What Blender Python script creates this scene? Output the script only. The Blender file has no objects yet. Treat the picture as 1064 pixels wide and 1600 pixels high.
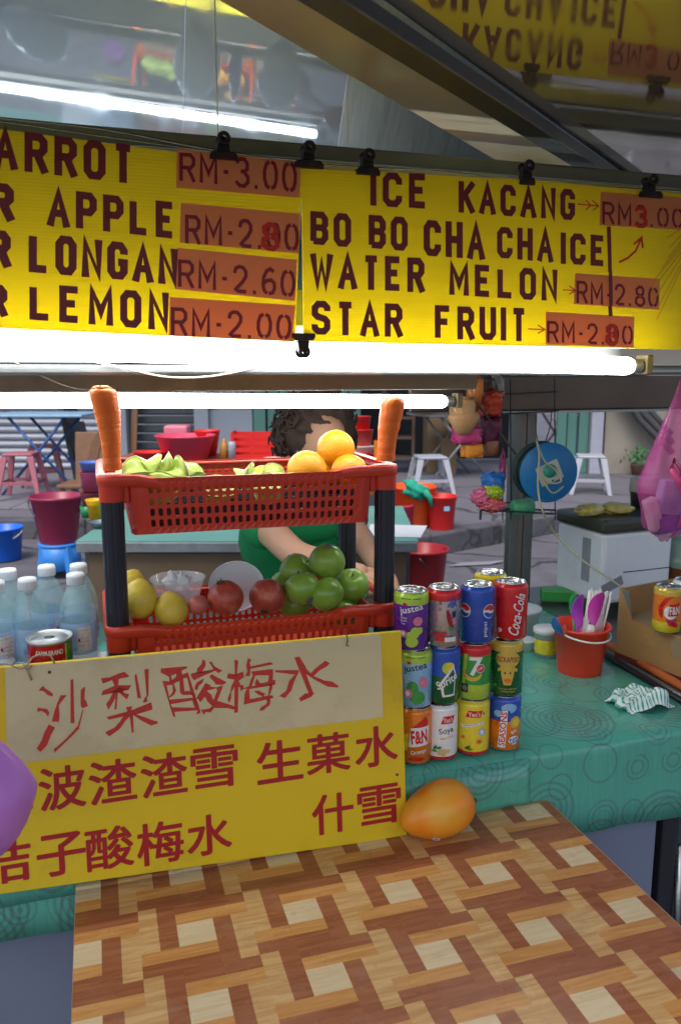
import bpy, bmesh, math, random
from mathutils import Vector, Matrix, noise
R = math.radians
random.seed(7)
S = bpy.context.scene
C = S.collection
PI = math.pi
# ------------------------------------------------------------------ camera, world, sun, exposure
CAM_H, PITCH, FOC, YAW = 1.55, R(10), 1244.0, R(17)
cam = bpy.data.objects.new('camera', bpy.data.cameras.new('camera'))
C.objects.link(cam)
cam.location = (0, 0, CAM_H)
cam.rotation_euler = (R(90) - PITCH, 0, 0)
cam.data.sensor_fit = 'VERTICAL'; cam.data.sensor_height = 36; cam.data.lens = 36 * FOC / 1600
cam.data.clip_start = .02; cam.data.clip_end = 200
cam.data.dof.use_dof = True; cam.data.dof.focus_distance = 1.55; cam.data.dof.aperture_fstop = 6.3
S.camera = cam
W_ = bpy.data.worlds.new('World'); S.world = W_; W_.use_nodes = True
nt = W_.node_tree; nt.nodes.clear()
sky = nt.nodes.new('ShaderNodeTexSky'); sky.sky_type = 'NISHITA'; sky.sun_disc = False
SUN_EL, SUN_AZ = R(58), R(200)
sky.sun_elevation = SUN_EL; sky.sun_rotation = SUN_AZ; sky.dust_density = 4; sky.air_density = 1.2
bg = nt.nodes.new('ShaderNodeBackground'); bg.inputs['Strength'].default_value = .11
out = nt.nodes.new('ShaderNodeOutputWorld')
nt.links.new(sky.outputs[0], bg.inputs[0]); nt.links.new(bg.outputs[0], out.inputs[0])
sun = bpy.data.objects.new('sun', bpy.data.lights.new('sun', 'SUN')); C.objects.link(sun)
sun.data.energy = .9; sun.data.angle = R(25); sun.data.color = (1, .95, .88)
sun.rotation_euler = (R(90) - SUN_EL, 0, PI - SUN_AZ)
S.view_settings.view_transform = 'Standard'; S.view_settings.look = 'None'
S.view_settings.gamma = 1; S.view_settings.use_curve_mapping = False
S.view_settings.exposure = 1.1
TUBE_EMIT = 11.0
S.render.engine = 'CYCLES'
S.cycles.use_denoising = True
S.cycles.max_bounces = 8; S.cycles.transparent_max_bounces = 12; S.cycles.transmission_bounces = 8
S.cycles.glossy_bounces = 4; S.cycles.caustics_refractive = False; S.cycles.caustics_reflective = False
S.cycles.sample_clamp_indirect = 6

# ------------------------------------------------------------------ geometry of the place: stall frame (u along the stall, v into it, z up)
cs, sn = math.cos(YAW), math.sin(YAW)
def W(u, v, z): return Vector((u * cs - v * sn, u * sn + v * cs, z))
def UV(p): return Vector((p.x * cs + p.y * sn, -p.x * sn + p.y * cs, p.z))
def ray(px, py):
    a, b = (px - 532) / FOC, -(py - 800) / FOC
    return Vector((a, math.cos(PITCH) + b * math.sin(PITCH), -math.sin(PITCH) + b * math.cos(PITCH)))
def gz(px, py, z):
    r = ray(px, py); return Vector((0, 0, CAM_H)) + r * ((z - CAM_H) / r.z)
def gd(px, py, d): return Vector((0, 0, CAM_H)) + ray(px, py) * d
def gv(px, py, v):                                   # on the vertical stall plane at depth v, returned in stall coordinates
    r = UV(ray(px, py)); return Vector((0, 0, CAM_H)) + r * (v / r.y)

# ------------------------------------------------------------------ materials
MATS = {}
def M(name, col, rough=.5, metal=0., var=.12, scale=14., bump=0., bscale=60., coat=0., trans=0., ior=1.45, alpha=1., emit=0., spec=.5, sss=0., stretch=None, dirt=0., dirtcol=(.05, .045, .04)):
    if name in MATS: return MATS[name]
    m = bpy.data.materials.new(name); m.use_nodes = True; n = m.node_tree.nodes; l = m.node_tree.links
    b = n['Principled BSDF']
    b.inputs['Roughness'].default_value = rough; b.inputs['Metallic'].default_value = metal
    b.inputs['Coat Weight'].default_value = coat; b.inputs['Coat Roughness'].default_value = .12
    b.inputs['Transmission Weight'].default_value = trans; b.inputs['IOR'].default_value = ior
    b.inputs['Alpha'].default_value = alpha; b.inputs['Specular IOR Level'].default_value = spec
    if sss: b.inputs['Subsurface Weight'].default_value = sss; b.inputs['Subsurface Radius'].default_value = (.01, .004, .002); b.inputs['Subsurface Scale'].default_value = 1
    tc = n.new('ShaderNodeTexCoord'); src = tc.outputs['Object']
    if stretch:
        mp = n.new('ShaderNodeMapping'); mp.inputs['Scale'].default_value = stretch; l.new(src, mp.inputs[0]); src = mp.outputs[0]
    last = None
    if var:
        t = n.new('ShaderNodeTexNoise'); t.inputs['Scale'].default_value = scale; t.inputs['Detail'].default_value = 5; l.new(src, t.inputs['Vector'])
        mx = n.new('ShaderNodeMix'); mx.data_type = 'RGBA'; l.new(t.outputs['Fac'], mx.inputs['Factor'])
        mx.inputs['A'].default_value = (*[max(0, c * (1 - var)) for c in col], 1); mx.inputs['B'].default_value = (*[min(1, c * (1 + var)) for c in col], 1)
        last = mx.outputs['Result']
        mr = n.new('ShaderNodeMapRange'); l.new(t.outputs['Fac'], mr.inputs[0]); mr.inputs[3].default_value = max(0, rough * .8); mr.inputs[4].default_value = min(1, rough * 1.25)
        l.new(mr.outputs[0], b.inputs['Roughness'])
    else:
        b.inputs['Base Color'].default_value = (*col, 1)
    if dirt and last:
        t2 = n.new('ShaderNodeTexNoise'); t2.inputs['Scale'].default_value = scale * .45; t2.inputs['Detail'].default_value = 9; t2.inputs['Roughness'].default_value = .7; l.new(src, t2.inputs['Vector'])
        rp = n.new('ShaderNodeMapRange'); rp.inputs[1].default_value = .52; rp.inputs[2].default_value = .72; rp.inputs[4].default_value = dirt; l.new(t2.outputs['Fac'], rp.inputs[0])
        m2 = n.new('ShaderNodeMix'); m2.data_type = 'RGBA'; l.new(rp.outputs[0], m2.inputs['Factor']); l.new(last, m2.inputs['A']); m2.inputs['B'].default_value = (*dirtcol, 1)
        last = m2.outputs['Result']
    if last: l.new(last, b.inputs['Base Color'])
    if bump:
        t3 = n.new('ShaderNodeTexNoise'); t3.inputs['Scale'].default_value = bscale; t3.inputs['Detail'].default_value = 4; l.new(src, t3.inputs['Vector'])
        bp = n.new('ShaderNodeBump'); bp.inputs['Strength'].default_value = bump; bp.inputs['Distance'].default_value = .004; l.new(t3.outputs['Fac'], bp.inputs['Height']); l.new(bp.outputs[0], b.inputs['Normal'])
    if emit: b.inputs['Emission Color'].default_value = (*col, 1); b.inputs['Emission Strength'].default_value = emit
    MATS[name] = m
    return m
def nodes_of(m): return m.node_tree.nodes, m.node_tree.links, m.node_tree.nodes['Principled BSDF']

# ------------------------------------------------------------------ object helpers
def tag(o, label=None, cat=None, group=None, kind=None):
    if label: o['label'] = label
    if cat: o['category'] = cat
    if group: o['group'] = group
    if kind: o['kind'] = kind
    return o
def thing(name, label, cat, loc=(0, 0, 0), rz=0., group=None, rot=None):
    o = bpy.data.objects.new(name, None); C.objects.link(o); o.empty_display_size = .05
    o.location = loc; o.rotation_euler = rot if rot else (0, 0, rz)
    return tag(o, label, cat, group)
def stall_thing(name, label, cat, u, v, z, dr=0., group=None): return thing(name, label, cat, W(u, v, z), YAW + dr, group)
class MB:
    def __init__(s): s.v = []; s.f = []; s.m = []; s.uv = {}
    def add(s, vs, fs, mi=0):
        b = len(s.v); s.v += [tuple(p) for p in vs]
        for f in fs: s.f.append(tuple(i + b for i in f)); s.m.append(mi)
        return s
    def box(s, x0, x1, y0, y1, z0, z1, mi=0):
        return s.add([(x0, y0, z0), (x1, y0, z0), (x1, y1, z0), (x0, y1, z0), (x0, y0, z1), (x1, y0, z1), (x1, y1, z1), (x0, y1, z1)],
                     [(0, 3, 2, 1), (4, 5, 6, 7), (0, 1, 5, 4), (1, 2, 6, 5), (2, 3, 7, 6), (3, 0, 4, 7)], mi)
    def tube(s, pts, r, n=8, mi=0, cap=True, closed=False):
        pts = [Vector(p) for p in pts]; k = len(pts); vs = []; up = Vector((0, 0, 1)); prev = None
        for i, p in enumerate(pts):
            if closed: d = pts[(i + 1) % k] - pts[i - 1]
            else: d = pts[min(i + 1, k - 1)] - pts[max(i - 1, 0)]
            d.normalize()
            a = prev if prev is not None else (up if abs(d.z) < .9 else Vector((1, 0, 0)))
            x = (a - d * a.dot(d))
            if x.length < 1e-6: x = d.orthogonal()
            x.normalize(); prev = x; y = d.cross(x)
            rr = r[i] if isinstance(r, (list, tuple)) else r
            for j in range(n):
                t = 2 * PI * j / n; vs.append(p + (x * math.cos(t) + y * math.sin(t)) * rr)
        fs = []
        for i in range(k if closed else k - 1):
            a, b2 = i * n, ((i + 1) % k) * n
            for j in range(n): fs.append((a + j, a + (j + 1) % n, b2 + (j + 1) % n, b2 + j))
        if cap and not closed: fs += [tuple(range(n - 1, -1, -1)), tuple((k - 1) * n + j for j in range(n))]
        return s.add(vs, fs, mi)
    def lathe(s, prof, n=32, mi=0, c=(0, 0, 0), a0=0., a1=2 * PI, sx=1., sy=1., mis=None):
        full = abs(a1 - a0 - 2 * PI) < 1e-6; nn = n if full else n + 1; vs = []
        for r, z in prof:
            for j in range(nn):
                t = a0 + (a1 - a0) * j / n; vs.append((c[0] + r * math.cos(t) * sx, c[1] + r * math.sin(t) * sy, c[2] + z))
        b = len(s.v); s.v += vs
        for i in range(len(prof) - 1):
            for j in range(n):
                j2 = (j + 1) % nn
                s.f.append((b + i * nn + j, b + i * nn + j2, b + (i + 1) * nn + j2, b + (i + 1) * nn + j)); s.m.append(mis[i] if mis else mi)
        return s
    def prism(s, poly, z0, z1, mi=0, axis='z'):
        n = len(poly)
        def P(x, y, z): return {'z': (x, y, z), 'y': (x, z, y), 'x': (z, x, y)}[axis]
        s.add([P(x, y, z0) for x, y in poly] + [P(x, y, z1) for x, y in poly], [tuple(range(n - 1, -1, -1)), tuple(range(n, 2 * n))] + [(i, (i + 1) % n, n + (i + 1) % n, n + i) for i in range(n)], mi)
        return s
    def build(s, name, mat, parent=None, smooth=False, bevel=0., loc=None, rot=None, sub=0, solid=0., kind=None, label=None, fix=True):
        me = bpy.data.meshes.new(name); me.from_pydata(s.v, [], s.f)
        mats = mat if isinstance(mat, (list, tuple)) else [mat]
        for m in mats: me.materials.append(m)
        if len(mats) > 1: me.polygons.foreach_set('material_index', s.m)
        if fix:
            bm = bmesh.new(); bm.from_mesh(me); bmesh.ops.recalc_face_normals(bm, faces=bm.faces); bm.to_mesh(me); bm.free()
        if smooth: me.shade_smooth() if hasattr(me, 'shade_smooth') else None
        me.update()
        return link(name, me, parent, bevel, loc, rot, sub, solid, kind, label, smooth)
def link(name, me, parent=None, bevel=0., loc=None, rot=None, sub=0, solid=0., kind=None, label=None, smooth=False):
    o = bpy.data.objects.new(name, me); C.objects.link(o)
    if parent: o.parent = parent
    if loc is not None: o.location = loc
    if rot is not None: o.rotation_euler = rot
    if solid: md = o.modifiers.new('thick', 'SOLIDIFY'); md.thickness = abs(solid); md.offset = -1 if solid > 0 else 1
    if bevel: md = o.modifiers.new('bevel', 'BEVEL'); md.width = bevel; md.segments = 2; md.limit_method = 'ANGLE'; md.angle_limit = R(40)
    if sub: md = o.modifiers.new('sub', 'SUBSURF'); md.levels = sub; md.render_levels = sub
    if smooth == 'auto': pass
    if kind: o['kind'] = kind
    if label: o['label'] = label
    return o
def rot_smooth(o, ang=35):
    try: o.data.set_sharp_from_angle(angle=R(ang))
    except Exception: pass
    return o
def copy_tree(o, parent=None, loc=None, rz=None, label=None):
    c = o.copy(); C.objects.link(c)
    if parent: c.parent = parent
    if loc is not None: c.location = loc
    if rz is not None: c.rotation_euler = (0, 0, rz)
    if label: c['label'] = label
    for ch in [x for x in bpy.data.objects if x.parent == o]: copy_tree(ch, c)
    return c
def blob(name, mat, parent, rad=(1, 1, 1), amp=.1, freq=2., seed=0, loc=None, rot=None, seg=32, sharp=1., fn=None, label=None, kind=None):
    mb = MB(); vs = []; fs = []; rings = seg // 2
    for i in range(rings + 1):
        th = PI * i / rings
        for j in range(seg):
            ph = 2 * PI * j / seg; d = Vector((math.sin(th) * math.cos(ph), math.sin(th) * math.sin(ph), math.cos(th)))
            k = 1 + amp * noise.noise(d * freq + Vector((seed * 7.3, seed * 1.7, 0))) + amp * .5 * abs(noise.noise(d * freq * 2.3 + Vector((seed, 3, 1)))) * sharp
            p = Vector((d.x * rad[0] * k, d.y * rad[1] * k, d.z * rad[2] * k))
            vs.append(fn(p, d, th, ph) if fn else p)
    for i in range(rings):
        for j in range(seg): fs.append((i * seg + j, (i + 1) * seg + j, (i + 1) * seg + (j + 1) % seg, i * seg + (j + 1) % seg))
    mb.add(vs, fs)
    return mb.build(name, mat, parent, smooth=True, loc=loc, rot=rot, label=label, kind=kind, fix=False)
def smoothstep(a, b, x):
    t = max(0, min(1, (x - a) / (b - a))); return t * t * (3 - 2 * t)

# ------------------------------------------------------------------ lettering: a painted stroke alphabet, and type set from the built-in font
GL = {
 'A': [[(0, 0), (.5, 1), (1, 0)], [(.22, .33), (.78, .33)]],
 'B': [[(0, 0), (0, 1), (.75, 1), (1, .85), (1, .66), (.8, .52), (0, .52)], [(.8, .52), (1, .38), (1, .15), (.75, 0), (0, 0)]],
 'C': [[(1, .7), (1, .85), (.75, 1), (.25, 1), (0, .85), (0, .15), (.25, 0), (.75, 0), (1, .15), (1, .3)]],
 'E': [[(1, 1), (0, 1), (0, 0), (1, 0)], [(0, .52), (.82, .52)]],
 'F': [[(1, 1), (0, 1), (0, 0)], [(0, .5), (.85, .5)]],
 'G': [[(1, .72), (1, .85), (.75, 1), (.25, 1), (0, .85), (0, .15), (.25, 0), (.75, 0), (1, .15), (1, .45), (.55, .45)]],
 'H': [[(0, 0), (0, 1)], [(1, 0), (1, 1)], [(0, .5), (1, .5)]],
 'I': [[(.5, 0), (.5, 1)]],
 'K': [[(0, 0), (0, 1)], [(1, 1), (.05, .42)], [(.35, .6), (1, 0)]],
 'L': [[(0, 1), (0, 0), (1, 0)]],
 'M': [[(0, 0), (0, 1), (.5, .3), (1, 1), (1, 0)]],
 'N': [[(0, 0), (0, 1), (1, 0), (1, 1)]],
 'O': [[(.25, 1), (0, .85), (0, .15), (.25, 0), (.75, 0), (1, .15), (1, .85), (.75, 1), (.25, 1)]],
 'P': [[(0, 0), (0, 1), (.75, 1), (1, .86), (1, .6), (.75, .45), (0, .45)]],
 'R': [[(0, 0), (0, 1), (.75, 1), (1, .86), (1, .62), (.75, .48), (0, .48)], [(.55, .48), (1, 0)]],
 'S': [[(1, .75), (1, .88), (.75, 1), (.25, 1), (0, .86), (0, .64), (.2, .54), (.8, .46), (1, .36), (1, .14), (.75, 0), (.25, 0), (0, .12), (0, .25)]],
 'T': [[(0, 1), (1, 1)], [(.5, 1), (.5, 0)]],
 'U': [[(0, 1), (0, .15), (.25, 0), (.75, 0), (1, .15), (1, 1)]],
 'W': [[(0, 1), (.25, 0), (.5, .8), (.75, 0), (1, 1)]],
 '0': [[(.42, .98), (.15, .9), (0, .65), (0, .35), (.15, .1), (.42, .02)], [(.58, .98), (.85, .9), (1, .65), (1, .35), (.85, .1), (.58, .02)]],
 '2': [[(0, .72), (.1, .92), (.35, 1), (.7, .98), (.95, .82), (.95, .62), (.7, .4), (.2, .12), (.05, 0)], [(.2, 0), (1, 0)]],
 '3': [[(.05, .85), (.3, 1), (.7, 1), (.95, .85), (.95, .65), (.7, .54), (.4, .54)], [(.72, .5), (1, .35), (1, .15), (.7, 0), (.3, 0), (0, .15)]],
 '6': [[(.9, .9), (.6, 1), (.3, .92), (.05, .65), (0, .35), (.1, .12), (.35, 0)], [(.5, 0), (.85, .06), (1, .25), (.95, .45), (.7, .56), (.3, .52), (.08, .4)]],
 '8': [[(.45, .54), (.1, .66), (.08, .86), (.4, 1), (.75, .98), (.92, .82), (.85, .62), (.55, .52)], [(.45, .5), (.05, .38), (0, .14), (.35, 0), (.7, 0), (1, .15), (.95, .38), (.6, .5)]],
 '-': [[(0, .45), (1, .45)]],
 '.': [[(.3, .02), (.7, .02)]],
}
GW = {'I': .25, '-': .5, '.': .3, 'M': 1.15, 'W': 1.25, ' ': .7, 'A': 1.05}
def strip(pts, w):
    n = len(pts); closed = (Vector(pts[0]) - Vector(pts[-1])).length < 1e-6
    if closed: pts = pts[:-1]; n -= 1
    L = []; Rr = []
    for i in range(n):
        p = Vector(pts[i])
        a = (p - Vector(pts[i - 1])).normalized() if (i or closed) else None
        b = (Vector(pts[(i + 1) % n]) - p).normalized() if (i < n - 1 or closed) else None
        if a is None: a = b
        if b is None: b = a
        na, nb = Vector((-a.y, a.x)), Vector((-b.y, b.x)); m = (na + nb)
        if m.length < .2: m = na
        m.normalize(); k = min(1 / max(m.dot(na), .35), 2.2) * w / 2
        L.append(p + m * k); Rr.append(p - m * k)
    q = [(L[i], Rr[i], Rr[(i + 1) % n], L[(i + 1) % n]) for i in range(n if closed else n - 1)]
    return q
def word_mb(items, asp=.62, wt=.2, gap=.34, off=.0012):
    """items: (text, quad) with quad = TL, TR, BR, BL as 3D points; letters are laid on that quad, a hair proud of the board (towards -v)."""
    mb = MB()
    for it in items:
        text, q = it[0], [Vector(p) for p in it[1]]; w_, asp_ = (it[2] if len(it) > 2 else wt), (it[3] if len(it) > 3 else asp)
        TL, TR, BR, BL = q; n = (TR - TL).cross(BL - TL).normalized()
        if n.y > 0: n = -n
        hgt = (TL - BL).length; tot = sum(GW.get(ch, 1) for ch in text) * asp_ + gap * asp_ * (len(text) - 1); sx = (TR - TL).length / hgt / tot
        x = 0
        for ch in text:
            gw = GW.get(ch, 1) * asp_ * sx
            if ch in GL:
                jit = random.uniform(-.012, .012)
                for k, st in enumerate(GL[ch]):
                    gx = .0 if ch not in 'I.' else 0
                    hw = w_ / 2
                    pts = [((x + (hw * sx if ch not in 'I' else 0)) + a * max(gw - w_ * sx, 0) if ch != 'I' else x + gw / 2, hw + jit + b * (1 - w_)) for a, b in st]
                    if ch == '.': pts = [(x + .02, hw), (x + .02 + w_ * .9, hw)]
                    if ch == 'I': pts = [(x + gw / 2, hw * 0 + jit), (x + gw / 2, 1 + jit)]
                    elif ch == 'T' and k == 1: pts = [(pts[0][0], pts[0][1]), (pts[1][0], jit)]
                    elif len(st) >= 2 and ch in 'AHKNMWRPFEBLU':
                        ex = lambda p, qd: (Vector(p) + (Vector(p) - Vector(qd)).normalized() * hw)[:]
                        if st[0][1] in (0, 1) and ch in 'AHKNMWRPFU': pts[0] = ex(pts[0], pts[1]) if ch not in 'F' or k else pts[0]
                        if st[-1][1] in (0, 1) and ch in 'AHKNMWRFU' and not (ch == 'R' and k == 0): pts[-1] = ex(pts[-1], pts[-2])
                    for quad in strip(pts, w_):
                        vs = []
                        for p in quad:
                            s_, t_ = p[0] / (tot * sx), p[1]
                            P = (BL * (1 - s_) + BR * s_) * (1 - t_) + (TL * (1 - s_) + TR * s_) * t_
                            vs.append(P + n * (off + .00012 * k))
                        mb.add(vs, [(0, 1, 2, 3)])
            x += gw + gap * asp_ * sx
    return mb
_tc = {}
def text_mesh(s, bold=0., size=1., align='CENTER'):
    key = (s, bold, align)
    if key not in _tc:
        cu = bpy.data.curves.new('t', 'FONT'); cu.body = s; cu.size = 1; cu.offset = bold; cu.resolution_u = 3
        cu.align_x = align; cu.align_y = 'CENTER'
        ob = bpy.data.objects.new('t', cu); C.objects.link(ob)
        dg = bpy.context.evaluated_depsgraph_get(); me = bpy.data.meshes.new_from_object(ob.evaluated_get(dg))
        _tc[key] = ([v.co.copy() for v in me.vertices], [tuple(p.vertices) for p in me.polygons])
        bpy.data.objects.remove(ob); bpy.data.curves.remove(cu); bpy.data.meshes.remove(me)
    return _tc[key]
def fit_text(s, w, h, bold=0.):
    vs, fs = text_mesh(s, bold); x0, x1 = min(v.x for v in vs), max(v.x for v in vs); y0, y1 = min(v.y for v in vs), max(v.y for v in vs)
    return [((v.x - (x0 + x1) / 2) * w / (x1 - x0), (v.y - (y0 + y1) / 2) * h / (y1 - y0)) for v in vs], fs

# ================================================================== SETTING
m_road = M('worn_road_concrete', (.1, .097, .115), .85, var=.35, scale=3, bump=1., bscale=14, dirt=.85, dirtcol=(.035, .034, .04))
m_slab = M('paving_concrete', (.115, .112, .135), .8, var=.15, scale=4, bump=.3, bscale=40, dirt=.35, dirtcol=(.12, .11, .11))
m_kerb = M('kerb_stone', (.075, .075, .09), .85, var=.5, scale=6, bump=.8, bscale=20, dirt=.8, dirtcol=(.03, .03, .035))
def cracks(m, sc, wd, col, st):
    n, l, b = nodes_of(m); tc = n.new('ShaderNodeTexCoord'); nz = n.new('ShaderNodeTexNoise'); nz.inputs['Scale'].default_value = 3; nz.inputs['Detail'].default_value = 5; l.new(tc.outputs['Object'], nz.inputs['Vector'])
    ad = n.new('ShaderNodeMix'); ad.data_type = 'RGBA'; ad.inputs['Factor'].default_value = .22; l.new(tc.outputs['Object'], ad.inputs['A']); l.new(nz.outputs['Color'], ad.inputs['B'])
    v = n.new('ShaderNodeTexVoronoi'); v.feature = 'DISTANCE_TO_EDGE'; v.inputs['Scale'].default_value = sc; l.new(ad.outputs['Result'], v.inputs['Vector'])
    lt = n.new('ShaderNodeMapRange'); lt.inputs[1].default_value = wd * .4; lt.inputs[2].default_value = wd; lt.inputs[3].default_value = st; lt.inputs[4].default_value = 0; l.new(v.outputs['Distance'], lt.inputs[0])
    old = b.inputs['Base Color'].links[0].from_socket; mx = n.new('ShaderNodeMix'); mx.data_type = 'RGBA'; l.new(lt.outputs[0], mx.inputs['Factor']); l.new(old, mx.inputs['A']); mx.inputs['B'].default_value = (*col, 1); l.new(mx.outputs['Result'], b.inputs['Base Color'])
cracks(m_road, .9, .02, (.02, .02, .024), .9); cracks(m_slab, .7, .016, (.03, .03, .035), .9); cracks(m_kerb, 3, .03, (.02, .02, .02), .7)
def struct(name, mb, mat, **k): o = mb.build(name, mat, None, **k); o['kind'] = 'structure'; return o
struct('ground', MB().add([(-60, -40, -.01), (60, -40, -.01), (60, 80, -.01), (-60, 80, -.01)], [(0, 1, 2, 3)]), m_road)
edge = [gz(-350, 812, .17), gz(135, 813, .17), gz(300, 838, .17), gz(640, 842, .17), gz(900, 799, .17), gz(1300, 770, .17)]
far = [(p.x * 2.0, 12.6) for p in edge]
mb = MB(); n = len(edge)
mb.add([(p.x, p.y, .17) for p in edge] + [(f[0], 12.6, .17) for f in far], [(i, i + 1, n + i + 1, n + i) for i in range(n - 1)])
pv = struct('pavement', mb, m_slab)
for i in range(n - 1):
    a, b = edge[i], edge[i + 1]; d = (b - a); L = d.length; d.normalize(); q = Vector((-d.y, d.x, 0)); k = max(1, round(L / .9)); w = L / k
    for j in range(k):
        s0 = a + d * (j * w + .006); s1 = a + d * ((j + 1) * w - .006); h = .174 + random.uniform(-.004, .006)
        vs = [s0 - q * .02, s1 - q * .02, s1 + q * .16, s0 + q * .16]
        mb = MB().add([(p.x, p.y, -.02) for p in vs] + [(p.x, p.y, h) for p in vs], [(0, 3, 2, 1), (4, 5, 6, 7), (0, 1, 5, 4), (1, 2, 6, 5), (2, 3, 7, 6), (3, 0, 4, 7)])
        mb.build('kerbstone', m_kerb, pv, bevel=.015)
m_tile = M('pavement_tile', (.16, .155, .185), .7, var=.2, scale=5, bump=.4, dirt=.7, dirtcol=(.13, .12, .12))
tile_me = None
for i in range(9):
    for j in range(6):
        x, y = -5.2 + i * .62, 7.95 + j * .62
        if x > -.4: continue
        o = None
        if tile_me is None:
            o = MB().box(0, .61, 0, .61, 0, .014).build('paving_slab', m_tile, pv, bevel=.003); tile_me = o.data
        else: o = link('paving_slab', tile_me, pv, bevel=.003)
        o.location = (x, y, .172); o.rotation_euler = (random.uniform(-.003, .003), random.uniform(-.003, .003), 0)
# kerb-side road patches: low raised patches of concrete at the right
for (px, py, w, h) in ():
    p = gz(px, py, 0); pts = [(p.x + math.cos(t) * w * random.uniform(.8, 1.1), p.y + math.sin(t) * h * random.uniform(.8, 1.1)) for t in [k * PI / 7 for k in range(14)]]
    struct('road_patch', MB().prism(pts, -.02, .012), m_slab)

# ------------------------------------------------------------------ shophouse row behind
def wallbox(mb, x0, x1, y0, y1, z0, z1): return mb.box(x0, x1, y0, y1, z0, z1)
FY = 11.2                                            # facade line
sh = thing('shophouse', 'shophouse front with pale grey roller shutter, dark opening and green folding doors beyond the stall', 'shophouse', (0, FY, .17))
m_sh = M('shutter_pale', (.27, .3, .36), .45, metal=.3, var=.08, scale=2, dirt=.15)
m_shd = M('shutter_dark', (.07, .085, .095), .5, metal=.2, var=.15)
m_plaster = M('plaster_blue', (.24, .28, .34), .8, var=.1, scale=2, dirt=.4, dirtcol=(.2, .2, .22))
m_cream = M('plaster_cream', (.27, .25, .22), .85, var=.2, scale=2.5, bump=.3, dirt=.6, dirtcol=(.14, .12, .1))
m_green = M('door_green', (.07, .18, .16), .5, var=.15, scale=3)
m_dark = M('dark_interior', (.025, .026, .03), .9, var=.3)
X = lambda px: (px - 532) / FOC * (FY * .985 + .25)    # picture column on the facade line
slat = None
for i in range(30):
    prof = [(0, 0), (-.03, .02), (-.036, .05), (-.02, .085), (0, .1)]
    if slat is None:
        mb = MB(); L = X(184) - X(-330); mb.add([(0, y, z) for y, z in prof] + [(L, y, z) for y, z in prof], [(k, k + 1, k + 6, k + 5) for k in range(4)]); o = mb.build('shutter_slat', m_sh, sh, smooth=False); slat = o.data
    else: o = link('shutter_slat', slat, sh)
    o.location = (X(-330), 0, .02 + i * .102)
sl2 = None
for i in range(26):
    if sl2 is None:
        mb = MB(); L = X(308) - X(205); mb.add([(0, y, z) for y, z in ((0, 0), (-.03, .02), (-.03, .09), (0, .11))] + [(L, y, z) for y, z in ((0, 0), (-.03, .02), (-.03, .09), (0, .11))], [(k, k + 1, k + 5, k + 4) for k in range(3)]); o = mb.build('shutter_slat', m_shd, sh); sl2 = o.data
    else: o = link('shutter_slat', sl2, sh)
    o.location = (X(205), .25, .02 + i * .125)
MB().box(X(184), X(205), -.12, .3, 0, 3.4).build('pillar', m_plaster, sh, bevel=.01)
MB().box(X(308), X(330), -.1, .3, 0, 3.4).build('pillar', m_plaster, sh, bevel=.01)
MB().box(X(-330), X(1180), -.15, .4, 3.1, 6.5).build('upper_wall', m_plaster, sh)
MB().box(X(-330), X(1180), -1.6, -.16, 3.2, 3.35).build('canopy', m_cream, sh)
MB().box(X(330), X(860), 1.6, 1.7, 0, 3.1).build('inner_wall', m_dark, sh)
# window grille
mb = MB()
for i in range(7): x = X(334) + i * .088; mb.box(x, x + .014, -.01, .005, .9, 2.6)
for i in range(8): z = .95 + i * .2; mb.box(X(332), X(396), -.02, -.011, z, z + .014)
mb.build('grille', M('grille_black', (.02, .02, .03), .5), sh)
MB().box(X(334), X(394), .1, .13, .8, 2.7).build('window_pane', M('window_blue_glass', (.28, .34, .42), .25), sh)
MB().box(X(330), X(396), 0, .3, 0, .85).build('window_sill_wall', m_plaster, sh)
for i in range(8):                                   # green folding door leaves
    x0 = X(398) + i * .19
    MB().box(x0, x0 + .17, -.02 + (i % 2) * .05, .03 + (i % 2) * .05, 0, 3.05).build('door_leaf', m_green, sh, bevel=.01)
for i in range(4):
    x0 = X(857) + i * .15
    MB().box(x0, x0 + .13, -.32 + (i % 2) * .04, -.26 + (i % 2) * .04, 0, 3.05).build('door_leaf', m_green, sh, bevel=.01)
MB().box(X(906), X(924), -.4, .3, 0, 3.05).build('pillar', M('pillar_pale', (.32, .33, .42), .7), sh, bevel=.01)
MB().box(X(930), X(1200), -.3, .3, 0, 3.05).build('side_wall', m_cream, sh)
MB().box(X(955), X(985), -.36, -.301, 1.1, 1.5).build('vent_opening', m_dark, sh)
for k in range(3):
    a = Vector((X(920), -.42 - .05 * k, 1.75 - .16 * k)); b = Vector((X(1020), -.5 - .05 * k, .55 - .12 * k)); m_ = (a + b) / 2 - Vector((0, 0, .12))
    MB().tube([a, a.lerp(m_, .5), m_, m_.lerp(b, .5) , b], .045 + .01 * (k % 2), 10).build('drain_pipe', M('pipe_dark', (.05, .05, .055), .6), sh, smooth=True)

# ================================================================== STALL (drinks cart)
stall = stall_thing('drinks_stall', 'steel drinks stall with mirror-like canopy sheets, corner posts and grey painted counter', 'stall', 0, 0, 0)
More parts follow.
